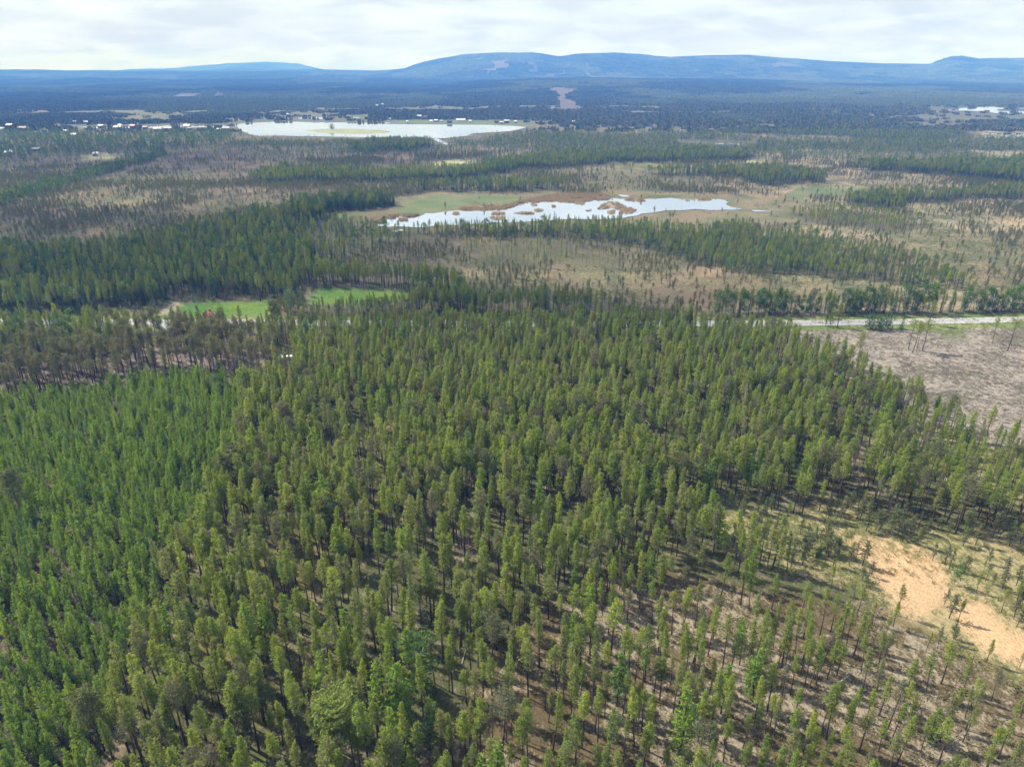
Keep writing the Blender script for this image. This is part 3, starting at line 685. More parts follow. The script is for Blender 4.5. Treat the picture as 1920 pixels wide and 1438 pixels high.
# ------------------------------------------------------------------ tree builders (meshes)
def tube(vs, fs, fm, pts, rads, sides, mi):
    base = len(vs)
    for k, (p, r_) in enumerate(zip(pts, rads)):
        a = Vector(pts[max(k - 1, 0)]); c = Vector(pts[min(k + 1, len(pts) - 1)])
        dr = (c - a).normalized()
        ux = dr.cross(Vector((0.3, 1, 0.1))).normalized(); uy = dr.cross(ux)
        for s in range(sides):
            an = 2 * math.pi * s / sides
            q = Vector(p) + (ux * math.cos(an) + uy * math.sin(an)) * r_
            vs.append(tuple(q))
    for k in range(len(pts) - 1):
        for s in range(sides):
            s2 = (s + 1) % sides
            fs.append([base + k * sides + s, base + k * sides + s2, base + (k + 1) * sides + s2, base + (k + 1) * sides + s]); fm.append(mi)
def tuft(vs, fs, fm, p, size, rnd, mi, flat=0.5, n=2):
    for _ in range(n):
        c = Vector(p) + Vector((rnd.gauss(0, 1), rnd.gauss(0, 1), rnd.gauss(0, .8))) * size * 0.35
        a = rnd.random() * 2 * math.pi
        d1 = Vector((math.cos(a), math.sin(a), rnd.uniform(-.3, 0.8) )).normalized()
        d2 = Vector((rnd.gauss(0, 1), rnd.gauss(0, 1), rnd.gauss(0, 1) * (1 - flat))).cross(d1).normalized()
        s = size * rnd.uniform(0.6, 1.25)
        i = len(vs)
        vs += [tuple(c - d1 * s * 0.5 - d2 * s * 0.22), tuple(c - d1 * s * 0.4 + d2 * s * 0.30), tuple(c + d1 * s * 0.65)]
        fs.append([i, i + 1, i + 2]); fm.append(mi)
def pine(seed, H=15, crown0=0.42, rad=1.9, shape='oval', tufts=1.0, tsize=0.28, whorl=0.45, nb=5, bend=0.3, dead=10, lop=0.25, needles='needles', upslope=0.35, tr=0.013, bark='bark'):
    rnd = random.Random(seed)
    tv, tf, tm = [], [], []; cv, cf, cm = [], [], []
    bx, by = rnd.uniform(-bend, bend), rnd.uniform(-bend, bend)
    def ax(z):
        s = z / H
        return Vector((bx * math.sin(s * 3.0) , by * math.sin(s * 2.3), z))
    n = 7
    tube(tv, tf, tm, [tuple(ax(H * k / n) - Vector((0, 0, 0.4 if k == 0 else 0))) for k in range(n + 1)], [H * tr * (1 - 0.93 * (k / n) ** 1.1) + 0.012 for k in range(n + 1)], 6, 0)
    z0 = H * crown0
    z = z0; phase = rnd.random() * 6
    la = rnd.random() * 6.28
    while z < H * 0.985:
        s = (z - z0) / (H - z0)
        if shape == 'oval': prof_ = min(1, 0.45 + s * 2.6) * (1 - s) ** 0.62 * 1.05 + 0.06
        elif shape == 'cone': prof_ = (1 - s) ** 0.8 * (0.65 + 0.35 * min(1, s * 5)) + 0.06
        elif shape == 'flat': prof_ = (0.5 + 0.5 * min(1, s * 2.2)) * (1 - s ** 3.5) ** 0.6 + 0.05
        else: prof_ = (1 - s) ** 0.6 * (0.5 + 0.5 * min(1, s * 3)) + 0.05
        k = max(3, int(nb * (0.6 + 0.4 * prof_) + rnd.random()))
        for b_ in range(k):
            an = phase + b_ * 2 * math.pi / k + rnd.uniform(-.45, .45)
            ln = rad * prof_ * rnd.uniform(0.55, 1.18) * (1 + lop * math.cos(an - la))
            if rnd.random() < 0.10: continue
            up = upslope * rnd.uniform(0.3, 1.5) + 0.35 * s
            st = ax(z + rnd.uniform(-.2, .2)); dr = Vector((math.cos(an), math.sin(an), up))
            en = st + dr * ln
            mid_ = st + dr * ln * 0.5 - Vector((0, 0, 0.04 * ln))
            br = 0.016 + 0.012 * ln
            tube(tv, tf, tm, [tuple(st), tuple(mid_), tuple(en)], [br, br * 0.7, 0.008], 3, 1)
            nt_ = max(2, int(ln * 11.5 * tufts * (0.50 + 0.60 * min(1, s * 1.8)) + rnd.random()))
            for q in range(2):
                sa = st + dr * ln * rnd.uniform(.3, .7); sd_ = Vector((-dr.y, dr.x, rnd.uniform(-.2, .3))) * rnd.choice((-1, 1)) * ln * rnd.uniform(.25, .45) + dr * ln * .3
                tube(tv, tf, tm, [tuple(sa), tuple(sa + sd_)], [.014, .006], 3, 1)
            for q in range(nt_):
                w = 0.28 + 0.78 * (rnd.random() ** 0.75)
                side = Vector((-dr.y, dr.x, 0)) * rnd.gauss(0, 0.20) * ln * (0.5 + w * 0.6)
                p = st + dr * ln * w + side + Vector((0, 0, rnd.uniform(-.05, .16) * ln ** 0.5))
                tuft(cv, cf, cm, p, tsize, rnd, 0)
        z += whorl * rnd.uniform(0.75, 1.2) * (1 - 0.35 * s); phase += 2.4
    for q in range(int(10 * tufts)):
        p = ax(H) + Vector((rnd.gauss(0, .14), rnd.gauss(0, .14), rnd.uniform(-0.9, 0.25)))
        tuft(cv, cf, cm, p, tsize * 0.9, rnd, 0)
    for q in range(dead):
        zz = H * rnd.uniform(crown0 * 0.45, crown0 * 1.15); an = rnd.random() * 6.28; ln = rnd.uniform(.5, 1.5)
        st = ax(zz)
        tube(tv, tf, tm, [tuple(st), tuple(st + Vector((math.cos(an), math.sin(an), rnd.uniform(-.25, .1))) * ln)], [0.025, 0.008], 3, 1)
    return (tv, tf, tm, [M[bark], M['twig']]), (cv, cf, cm, [M[needles]])
def spruce(seed, H=12, rad=1.7, tsize=0.5, dens=1.0):
    rnd = random.Random(seed)
    tv, tf, tm = [], [], []; cv, cf, cm = [], [], []
    tube(tv, tf, tm, [(0, 0, -.3), (0, 0, H * .5), (0, 0, H)], [H * .013, H * .007, .01], 5, 0)
    z = H * 0.06
    while z < H:
        s = z / H; ln0 = rad * (1 - s) ** 0.85 + 0.06
        k = 7 if s < 0.8 else 4
        for b_ in range(k):
            an = rnd.random() * 6.28; ln = ln0 * rnd.uniform(.7, 1.15)
            for q in range(max(1, int(ln * 3.2 * dens + rnd.random()))):
                w = rnd.uniform(0.25, 1.0)
                p = Vector((math.cos(an) * ln * w, math.sin(an) * ln * w, z - 0.25 * ln * w + rnd.uniform(-.1, .1)))
                c = p; s_ = tsize * rnd.uniform(.7, 1.2)
                out_ = Vector((math.cos(an), math.sin(an), -0.35)); sd = Vector((-math.sin(an), math.cos(an), rnd.uniform(-.5, .5)))
                i = len(cv)
                cv += [tuple(c - sd * s_ * .4), tuple(c + sd * s_ * .4), tuple(c + out_ * s_ * .8)]
                cf.append([i, i + 1, i + 2]); cm.append(0)
        z += 0.42 * (1 - 0.4 * s)
    for q in range(6):
        tuft(cv, cf, cm, (0, 0, H - q * .18), .3, rnd, 0)
    return (tv, tf, tm, [M['bark'], M['twig']]), (cv, cf, cm, [M['spruce']])
def birch(seed, H=9, rad=2.2, tsize=0.42, leaf='birch', low=0.12, n=800, stems=1):
    rnd = random.Random(seed)
    tv, tf, tm = [], [], []; cv, cf, cm = [], [], []
    lobes = []
    for s_ in range(stems):
        ox, oy = (0, 0) if stems == 1 else (rnd.uniform(-.6, .6), rnd.uniform(-.6, .6))
        tube(tv, tf, tm, [(ox * .3, oy * .3, -.3), (ox, oy, H * .5), (ox * 2.2 + rnd.uniform(-.3, .3), oy * 2.2, H * .93)], [H * .011, H * .008, .015], 5, 0)
    for q in range(16):
        s = rnd.uniform(low, 0.9); an = rnd.random() * 6.28
        r_ = rad * (math.sin(math.pi * (s ** 1.25) * 0.92 + 0.12)) * rnd.uniform(.25, .85)
        lobes.append((math.cos(an) * r_, math.sin(an) * r_, H * s + 0.4, rad * rnd.uniform(.28, .5)))
    lobes.append((0, 0, H * .9, rad * .3))
    for lx, ly, lz, lr in lobes:
        tube(tv, tf, tm, [(0, 0, max(0.3, lz - lr * 2.2)), (lx * .6, ly * .6, lz - lr * .7), (lx, ly, lz)], [.04, .025, .01], 3, 0)
    for q in range(n):
        lx, ly, lz, lr = rnd.choice(lobes)
        v_ = Vector((rnd.gauss(0, 1), rnd.gauss(0, 1), rnd.gauss(0, 1))).normalized() * lr * rnd.uniform(.5, 1.15)
        tuft(cv, cf, cm, (lx + v_.x, ly + v_.y, lz + v_.z * 1.15), tsize, rnd, 0, 0.3, 1)
    return (tv, tf, tm, [M['birchbark']]), (cv, cf, cm, [M[leaf]])

LIB = {}
def variant(kind, parts, H):
    (tv, tf, tm, tmat), (cv, cf, cm, cmat) = parts
    i = len(LIB.setdefault(kind, []))
    tme = mk_mesh('trunk', tv, tf, tmat, tm); cme = mk_mesh('crown', cv, cf, cmat, cm)
    nv = len(tv)
    jm = mk_mesh(kind + '_whole', tv + cv, tf + [[a + nv for a in f] for f in cf], tmat + cmat, tm + [len(tmat)] * len(cf))
    LIB[kind].append((tme, cme, jm, H))
for i in range(9):
    rr = random.Random(i * 7 + 1)
    variant('pine', pine(100 + i, 15, crown0=[.48, .52, .40, .58, .50, .38, .55, .46, .50][i], rad=[1.5, 1.65, 1.3, 1.5, 1.8, 1.25, 1.25, 1.65, 1.4][i], shape=['oval', 'oval', 'tall', 'oval', 'oval', 'tall', 'tall', 'oval', 'tall'][i], tufts=[1.5, 1.4, 1.6, 1.35, 1.45, 1.6, 1.6, 1.1, 1.5][i]), 15)
for i in range(4):
    variant('oldpine', pine(150 + i, 14, crown0=[.50, .56, .46, .60][i], rad=[1.6, 1.8, 1.4, 2.0][i], shape=['oval', 'flat', 'tall', 'flat'][i], tufts=[1.0, .9, 1.1, .9][i], dead=16, needles='needles_old'), 14)
for i in range(3):
    variant('dead', pine(170 + i, 11, crown0=.35, rad=1.1, shape='oval', tufts=.1, dead=20, nb=4, needles='twigdust', bark='deadwood'), 11)
for i in range(6):
    variant('young', pine(200 + i, 9, crown0=[.08, .12, .1, .06, .14, .1][i], rad=[1.45, 1.6, 1.25, 1.5, 1.5, 1.2][i], shape='cone', tufts=1.0, tsize=0.32, whorl=.5, nb=5, dead=0, needles='needles_young', upslope=.5), 9)
for i in range(4):
    variant('bog', pine(300 + i, 4.5, crown0=.25, rad=[.9, 1.1, .8, 1.0][i], shape='oval', tufts=0.8, tsize=0.34, whorl=.42, nb=4, dead=4, needles='needles_grey', tr=.016), 4.5)
for i in range(4):
    variant('spruce', spruce(400 + i, 12, [1.7, 1.5, 2.0, 1.4][i]), 12)
for i in range(4):
    variant('birch', birch(500 + i, 9, [2.0, 2.3, 1.7, 2.4][i]), 9)

# far groves: a patch of forest, every tree a small jagged spire
def grove(seed, size, area, H, leafmat, wide=1.0):
    rnd = random.Random(seed); vs, fs, fm = [], [], []
    n = int(size * size / area)
    for q in range(n):
        x, y = rnd.uniform(-size / 2, size / 2), rnd.uniform(-size / 2, size / 2)
        h = H * rnd.uniform(.6, 1.2); r_ = wide * rnd.uniform(1.1, 2.2)
        rot = rnd.random() * 6.28
        i = len(vs); k = 5
        for s in range(k):
            a = rot + s * 2 * math.pi / k; rr_ = r_ * rnd.uniform(.7, 1.25)
            vs.append((x + math.cos(a) * rr_, y + math.sin(a) * rr_, h * rnd.uniform(.12, .35)))
        for s in range(k):
            a = rot + (s + .5) * 2 * math.pi / k; rr_ = r_ * rnd.uniform(.4, .75)
            vs.append((x + math.cos(a) * rr_, y + math.sin(a) * rr_, h * rnd.uniform(.55, .75)))
        vs.append((x + rnd.uniform(-.2, .2), y, h))
        for s in range(k):
            s2 = (s + 1) % k
            fs += [[i + s, i + s2, i + k + s], [i + s2, i + k + s2, i + k + s], [i + k + s, i + k + s2, i + 2 * k]]
    return mk_mesh('grove', vs, fs, [leafmat])

# ------------------------------------------------------------------ instancer
def scatter(name, meshes, P, rotz, scl, idx, tilt=None):
    hid = bpy.data.collections.new(name + '_models')
    for k, me in enumerate(meshes):
        o = bpy.data.objects.new('%s_model_%02d' % (name, k), me); hid.objects.link(o)
    n = len(P)
    me = bpy.data.meshes.new(name)
    me.vertices.add(n); me.vertices.foreach_set('co', np.asarray(P, dtype=np.float32).ravel())
    ro = np.zeros((n, 3), np.float32); ro[:, 2] = rotz
    if tilt is not None: ro[:, 0] = tilt[:, 0]; ro[:, 1] = tilt[:, 1]
    a = me.attributes.new('rot', 'FLOAT_VECTOR', 'POINT'); a.data.foreach_set('vector', ro.ravel())
    a = me.attributes.new('scl', 'FLOAT_VECTOR', 'POINT'); a.data.foreach_set('vector', np.asarray(scl, np.float32).ravel())
    a = me.attributes.new('idx', 'INT', 'POINT'); a.data.foreach_set('value', np.asarray(idx, np.int32))
    me.update()
    o = put(name, me)
    ng = bpy.data.node_groups.new(name + '_nodes', 'GeometryNodeTree')
    ng.interface.new_socket('Geometry', in_out='INPUT', socket_type='NodeSocketGeometry')
    ng.interface.new_socket('Geometry', in_out='OUTPUT', socket_type='NodeSocketGeometry')
    gi = ng.nodes.new('NodeGroupInput'); go = ng.nodes.new('NodeGroupOutput')
    ip = ng.nodes.new('GeometryNodeInstanceOnPoints'); ci = ng.nodes.new('GeometryNodeCollectionInfo')
    ci.inputs['Collection'].default_value = hid; ci.inputs['Separate Children'].default_value = True; ci.inputs['Reset Children'].default_value = True
    def na(nm, ty):
        q = ng.nodes.new('GeometryNodeInputNamedAttribute'); q.data_type = ty; q.inputs[0].default_value = nm
        return [s for s in q.outputs if s.name == 'Attribute' and s.enabled][0]
    ng.links.new(gi.outputs[0], ip.inputs['Points']); ng.links.new(ci.outputs[0], ip.inputs['Instance'])
    ip.inputs['Pick Instance'].default_value = True
    ng.links.new(na('idx', 'INT'), ip.inputs['Instance Index'])
    ng.links.new(na('rot', 'FLOAT_VECTOR'), ip.inputs['Rotation']); ng.links.new(na('scl', 'FLOAT_VECTOR'), ip.inputs['Scale'])
    ng.links.new(ip.outputs[0], go.inputs[0])
    mo = o.modifiers.new('scatter', 'NODES'); mo.node_group = ng
    tag(o, kind='stuff')
    return o

# ------------------------------------------------------------------ hand-placed trees first: (kind, u, v_base, height, width factor, label)
HAND = []
def hand(kind, u, v, h, wf, label, cat='tree', vi=0):
    HAND.append((kind, u, v, h, wf, label, cat, vi))

# special models
variant('broad', pine(900, 14, crown0=.52, rad=3.0, shape='flat', tufts=0.9, tsize=.42, nb=6, dead=8, upslope=.45), 14)
variant('broad', pine(901, 14, crown0=.38, rad=2.6, shape='flat', tufts=.75, tsize=.42, nb=5, dead=12, upslope=.3, needles='needles_grey'), 14)
variant('lone', pine(902, 14, crown0=.66, rad=2.3, shape='flat', tufts=0.75, nb=5, dead=8), 14)
variant('lone', pine(903, 14, crown0=.58, rad=2.0, shape='flat', tufts=0.7, nb=5, dead=10), 14)
variant('willow', birch(904, 8, 3.2, .45, 'willow', .05, 1300, 3), 8)
variant('bush', birch(905, 4, 2.4, .4, 'birch', .0, 700, 3), 4)
variant('bush', birch(906, 4, 2.0, .4, 'birch', .0, 600, 2), 4)

hand('broad', 637, 1436, 14.5, 1.0, 'broad flat-crowned pine with bare trunk near the bottom edge, pale twigs showing on top', vi=0)
hand('broad', 42, 968, 13, 1.0, 'large grey-green old pine standing alone above the dense young pines', vi=1)
hand('broad', 196, 1405, 13, .95, 'greyish round-crowned pine beside the pale lichen gap at the young stand edge', vi=1)
hand('lone', 1703, 655, 12, .8, 'leftmost thin retained pine of the clump on the clearcut', vi=0)
hand('lone', 1711, 661, 12.5, 1.0, 'thickest pine in the middle of the clump on the clearcut', vi=1)
hand('lone', 1718, 660, 11.5, .8, 'slim pine with low crown at the front of the clump on the clearcut', vi=0)
hand('lone', 1729, 658, 12.5, 1.0, 'rightmost retained pine of the clump on the clearcut', vi=1)
hand('lone', 1889, 658, 13, 1.25, 'solitary flat-topped pine with bare trunk at the right of the clearcut', vi=0)
hand('lone', 1861, 641, 10, .8, 'small solitary pine on the clearcut nearer the road', vi=1)
hand('pine', 1740, 609, 11, 1.2, 'pine standing at the near edge of the road above the clump', vi=4)
hand('pine', 1570, 614, 11, 1.1, 'pine on the road verge next to three thin trunks', vi=1)
hand('young', 1548, 612, 8, .8, 'small slim pine on the road verge, left one of the verge group', vi=2)
hand('young', 1556, 613, 8, .8, 'small slim pine on the road verge, second of the verge group', vi=1)
hand('bush', 1632, 618, 6, 1.0, 'light green leafy bush on the near road verge', 'bush', 0)
hand('bush', 1648, 619, 6, 1.0, 'rounder green leafy bush beside the road verge bush', 'bush', 1)
hand('bush', 1664, 617, 6.5, 0.9, 'taller green bush at the right end of the verge bushes', 'bush', 0)
hand('spruce', 1690, 617, 7, 1.2, 'dark small spruce by the road behind the clearcut clump', vi=0)
hand('spruce', 1598, 592, 14, 1.0, 'dark pointed spruce rising above the roadside birches', vi=3)
hand('lone', 1605, 694, 14, .7, 'tall thin pine sticking out at the corner of the forest by the clearcut', vi=1)
hand('willow', 545, 584, 10, .85, 'pale silvery leafy tree between the two green fields', vi=0)
hand('broad', 520, 634, 16, .9, 'large dark spreading pine by the road right of the green field', vi=1)
hand('spruce', 329, 622, 11, 1.9, 'wide bushy dark spruce in front of the green field, left of two', vi=2)
hand('spruce', 378, 622, 11.5, 1.7, 'pointed dark spruce in front of the green field beside the red roof', vi=0)
hand('spruce', 300, 632, 9, 1.0, 'narrow dark spruce in front of the road by the driveway', vi=1)
hand('willow', 406, 742, 8, .5, 'bright green leafy tree at the far edge of the young pines', vi=0)
hand('birch', 418, 742, 7.5, .8, 'fresh green birch at the far edge of the young pines', vi=1)
hand('bush', 623, 243.6, 8, 1.2, 'rounded tree alone on the grassy lake island', 'tree', 0)

made = 0
def tree_thing(name, kind, vi, x, y, z, h, wf, rz, tilt, label, cat, group=None):
    tme, cme, jm, H = LIB[kind][vi]
    e = bpy.data.objects.new(name, None); COL.objects.link(e)
    s = h / H
    e.location = (x, y, z); e.rotation_euler = (tilt[0], tilt[1], rz); e.scale = (s * wf, s * wf, s)
    e.empty_display_size = 0.5
    tag(e, label, cat, group)
    a = put('trunk', tme, e); c = put('crown', cme, e)
    return e
names = {'broad': 'pine_tree', 'lone': 'pine_tree', 'pine': 'pine_tree', 'young': 'young_pine_tree', 'spruce': 'spruce_tree', 'birch': 'birch_tree', 'willow': 'willow_tree', 'bush': 'leafy_bush', 'bog': 'small_pine_tree'}
hand_xy = []
for (kind, u, v, h, wf, label, cat, vi) in HAND:
    x, y = at(u, v); z = float(ground_z(np.array([x]), np.array([y]))[0]) if y < 900 else 0.8
    hand_xy.append((x, y, kind))
    tree_thing(names[kind], kind, vi, x, y, z, h, wf, random.random() * 6.28, (random.uniform(-.03, .03), random.uniform(-.03, .03)), label, cat)

# ------------------------------------------------------------------ tree positions
def jgrid(d0, d1, cell, half):
    nx = int(d1 * half * 2 / cell) + 2; ny = int((d1 - d0 * 0.75) / cell) + 2
    ix, iy = np.meshgrid(np.arange(nx), np.arange(ny))
    x = (ix.ravel() - nx / 2) * cell + rng.uniform(-.47, .47, ix.size) * cell
    y = d0 * 0.75 + iy.ravel() * cell + rng.uniform(-.47, .47, ix.size) * cell
    m = (np.abs(x) < half * y + 14) & (y > d0 * .75) & (y < d1) & (y >= d0 * .75)
    return x[m], y[m]
def pick(x, y, cell, dlo, dhi):
    dist = np.hypot(x, y)
    m = (y >= dlo) & (y < dhi)
    x, y = x[m], y[m]
    de, ht, mix, g, uv = classify(x, y, 0.0)
    keep = rng.random(len(x)) < de * cell * cell
    x, y, ht, mix, g = x[keep], y[keep], ht[keep], mix[keep], g[keep]
    cum = np.cumsum(mix, 1); r_ = rng.random(len(x))[:, None] * cum[:, -1:]
    kd = (r_ > cum).sum(1)
    return x, y, ht, kd, g
NEAR_END, IND_END = 320.0, 1250.0
xs, ys, hs, ks, gs = [], [], [], [], []
for (cell, lo, hi, half) in ((2.35, 42, NEAR_END, .92), (3.0, NEAR_END, IND_END, .86)):
    x, y = jgrid(lo / .75 if lo < 100 else lo, hi, cell, half)
    a = pick(x, y, cell, lo, hi)
    for L_, v_ in zip((xs, ys, hs, ks, gs), a): L_.append(v_)
TX, TY, TH, TK, TG = [np.concatenate(q) for q in (xs, ys, hs, ks, gs)]
hx = np.array([q[0] for q in hand_xy if q[1] < 900]); hy = np.array([q[1] for q in hand_xy if q[1] < 900])
dm = np.min(np.hypot(TX[:, None] - hx, TY[:, None] - hy), 1)
hu_, hv_ = project(TX, TY, 0 * TX)
ok = (dm > 1.8) & ~((hu_ > 523) & (hu_ < 553) & (hv_ > 655) & (hv_ < 706))
TX, TY, TH, TK, TG = TX[ok], TY[ok], TH[ok], TK[ok], TG[ok]
# small trees look the part of bog pines when short
TZ = ground_z(TX, TY)
hv = rng.normal(1, .17, len(TX)); TH = TH * np.clip(hv, .55, 1.35)
KN = ['pine', 'young', 'spruce', 'birch', 'bog', 'oldpine', 'dead']
r3 = rng.random(len(TX)); TK = np.where((TK == 0) & ((TG == 3) | ((TG != 10) & (r3 < .09))), 5, TK); TK = np.where((TK == 0) & (TG == 2) & (r3 > .9935), 6, TK)
u, v = project(TX, TY, TZ + TH * .6)
depth = TY * cp + (CAM_H - TZ) * sp
size = TH * FPX / depth
inframe = (u > -10) & (u < 1930) & (v > 60) & (v < 1450)
uB, vB = project(TX, TY, TZ)
PSH = ['oval', 'wide', 'long', 'small', 'broad', 'slim', 'narrow', 'sparse', 'pointed']
def spot(ub, vb):
    a = 'left' if ub < 480 else 'centre left' if ub < 860 else 'centre' if ub < 1150 else 'centre right' if ub < 1500 else 'right'
    return a + (' at the very bottom' if vb > 1400 else ' near the bottom' if vb > 1250 else ' a little above the bottom')
def full_label(k, g_, ub, vb, vi, h):
    zl = zone_label(k, g_, ub, vb)
    if k == 0 and zl:
        size_ = 'short' if h < 11 else 'tall' if h > 14.6 else 'mid-height'
        where = {'pines of the open foreground stand': 'over brown moss', 'pines beside the young stand': 'beside the young pines', 'pines on the lichen ground': 'on pale lichen'}.get(zl[2])
        if where: return (zl[0], '%s pine, %s crown, %s, %s' % (size_, PSH[vi], where, spot(ub, vb)), zl[2])
    if k == 1:
        b_ = 'far back in the plantation' if vb < 950 else 'behind its middle' if vb < 1100 else 'halfway down the plantation' if vb < 1250 else 'in the nearer part' if vb < 1360 else 'in the bottom corner'
        return (zl[0], '%s %s young pine %s, %s' % ('tallest' if h > 8.2 else 'taller' if h > 7 else 'lower' if h > 5.8 else 'stunted', ['bushy', 'wide', 'narrow', 'full', 'rounded', 'spindly'][vi], b_, 'at the left frame edge' if ub < 70 else 'inside the plantation' if ub < 170 else 'by the taller pines'), zl[2])
    if k in (2, 3):
        b_ = 'in the near forest' if vb > 760 else 'in the forest before the road' if vb > 615 else 'in the belt behind the road' if vb > 575 else 'in the woods beyond the road' if vb > 470 else 'in the woods round the lakes'
        c_ = 'far left' if ub < 300 else 'left' if ub < 700 else 'middle' if ub < 1150 else 'right' if ub < 1550 else 'far right'
        w_ = 'dark pointed spruce' if k == 2 else 'fresh green birch with loose crown'
        return (zl[0], '%s %s, %s, %s' % ('taller' if h > 10 else 'smaller', w_, b_, c_), zl[2])
    if k >= 5:
        b_ = 'in the thinned strip behind the plantation' if g_ == 3 else 'near the bottom' if vb > 1200 else 'in the middle of the near forest' if vb > 850 else 'in the far part of the near forest'
        c_ = 'far left' if ub < 300 else 'left' if ub < 700 else 'middle' if ub < 1150 else 'right' if ub < 1550 else 'far right'
        if k == 5: return ('pine_tree', '%s greyish pine with thin crown, %s, %s' % (['oval', 'flat-topped', 'slender', 'spreading'][vi], b_, c_), 'greyish thin-crowned pines')
        return ('dead_pine_tree', 'grey leafless dead pine standing %s, %s' % (b_, c_), 'standing dead pines')
    if k == 4:
        b_ = 'in the scrub round the sand patch' if vb > 620 else 'on the open bog beyond the road'
        c_ = 'left' if ub < 700 else 'middle' if ub < 1150 else 'right' if ub < 1550 else 'far right'
        return (zl[0], '%s grey-green pine %s, %s' % ('knee-high looking stunted' if h < 3 else 'short scrubby' if h < 5 else 'slim', b_, c_), zl[2])
    return zl
def zone_label(k, g_, ub, vb):
    if k == 0:
        if g_ == 8: return None
        if g_ == 6: return ('pine_tree', 'small pine growing out of the bare orange sand patch', 'pines on the sand')
        if g_ == 5 and vb < 960: return ('pine_tree', 'bushy pine in the thicket between the clearcut and the yellow scrub', 'pines at the clearcut edge')
        if g_ == 5: return ('pine_tree', 'thin pale green pine among the yellow scrub round the sand patch', 'pines in the scrub')
        if g_ == 4: return ('pine_tree', 'slim well-spaced pine with small crown on the pale lichen ground', 'pines on the lichen ground')
        if g_ == 2:
            if ub < 560: return ('pine_tree', 'tall pine with bare trunk in the open stand next to the dense young pines', 'pines beside the young stand')
            return ('pine_tree', 'tall pine with rounded green crown over mossy brown ground near the bottom', 'pines of the open foreground stand')
        return ('pine_tree', 'tall forest pine with narrow crown', 'forest pines')
    if k == 1: return ('young_pine_tree', 'dense young pine leafy to the ground in the thick plantation', 'young pines of the dense plantation')
    if k == 2: return ('spruce_tree', 'dark pointed spruce among paler pines', 'spruces among the pines')
    if k == 3: return ('birch_tree', 'fresh green birch with rounded loose crown among conifers', 'birches among the conifers')
    return ('small_pine_tree', 'short scrubby grey-green pine on open yellowish ground', 'short pines on open ground')
CATN = ['pine', 'young pine', 'spruce', 'birch', 'small pine', 'pine', 'dead tree']
NMAX = [255 - sum(1 for q in HAND if q[0] in ('broad', 'lone', 'pine')), 298, 290, 298, 300, 40, 60]
ind = np.zeros(len(TX), bool)
vr = rng.integers(0, 1000, len(TX))
for k in range(7):
    c = np.where((TK == k) & inframe)[0]
    c = c[np.argsort(-size[c])][:NMAX[k]]
    ind[c] = True
    for q in c:
        vi_ = int(vr[q] % len(LIB[KN[k]])); zl = full_label(k, TG[q], uB[q], vB[q], vi_, TH[q]) or ('pine_tree', 'tall pine overtopping the young plantation', 'pines over the plantation')
        tree_thing(zl[0], KN[k], int(vr[q] % len(LIB[KN[k]])), float(TX[q]), float(TY[q]), float(TZ[q]) - .05, float(TH[q]), float(rng.uniform(.72, 1.12)) * (1.0 if TH[q] > 9 or k != 0 else 1.15), float(rng.uniform(0, 6.28)), (float(rng.normal(0, .03)), float(rng.normal(0, .03))), zl[1], CATN[k], zl[2])
plural = ['pine_forest', 'young_pine_plantation', 'spruce_wood', 'birch_wood', 'bog_pine_wood', 'grey_pine_wood', 'dead_pine_wood']
for k in range(7):
    c = np.where((TK == k) & ~ind)[0]
    if not len(c): continue
    lib = LIB[KN[k]]
    H = lib[0][3]
    s = TH[c] / H; w = s * rng.uniform(.74, 1.15, len(c))
    sc_ = np.stack([w, w, s], 1)
    P = np.stack([TX[c], TY[c], TZ[c] - .05], 1)
    scatter(plural[k], [q[2] for q in lib], P, rng.uniform(0, 6.28, len(c)), sc_, vr[c] % len(lib), rng.normal(0, .03, (len(c), 2)))
print('crown tris', [(k, sum(len(q[1].polygons) for q in v_) // len(v_)) for k, v_ in LIB.items()], 'trunk', [(k, sum(len(q[0].polygons) for q in v_) // len(v_)) for k, v_ in LIB.items()])
print('trees', [(KN[k], int((TK == k).sum())) for k in range(7)])

# far groves
def far_groves(name, d0, d1, size, area, H, wide, fill):
    x, y = jgrid(d0 / .75 if False else d0, d1, size, .84)
    m = (y >= d0); x, y = x[m], y[m]
    z = height(x, y)
    de, ht, mix, g, uv = classify(x, y, z)
    keep = rng.random(len(x)) < np.clip(de * fill, 0, 1)
    x, y, z = x[keep], y[keep], z[keep]
    # let each grove follow the slope
    e = size * .5
    zx = (height(x + e, y) - height(x - e, y)) / (2 * e); zy = (height(x, y + e) - height(x, y - e)) / (2 * e)
    tilt = np.stack([np.arctan(zy), -np.arctan(zx)], 1)
    
    ms = [grove(700 + i, size * 1.12, area, H, M['far_near' if d1 < 3000 else 'far'], wide) for i in range(5)]
    n = len(x)
    s = rng.uniform(.85, 1.15, n)
    ms += [grove(720 + i, size * 1.12, area * 1.3, H * .8, M['far_light'], wide) for i in range(5)]
    stand = (fbm(x / 420, y / 650, 77, 4) + rng.normal(0, .02, n)) > .53
    scatter(name, ms, np.stack([x, y, z], 1), rng.integers(0, 4, n) * 0.0, np.stack([np.ones(n), np.ones(n), s], 1), rng.integers(0, 5, n) + 5 * stand, tilt)
    print(name, n)
far_groves('distant_forest', IND_END, 2600, 13, 14, 5.5, 1.0, 11)
far_groves('hill_forest', 2600, 5600, 40, 20, 6.0, 1.7, 16)
far_groves('ridge_forest', 5600, 13500, 110, 45, 8, 3.8, 22)

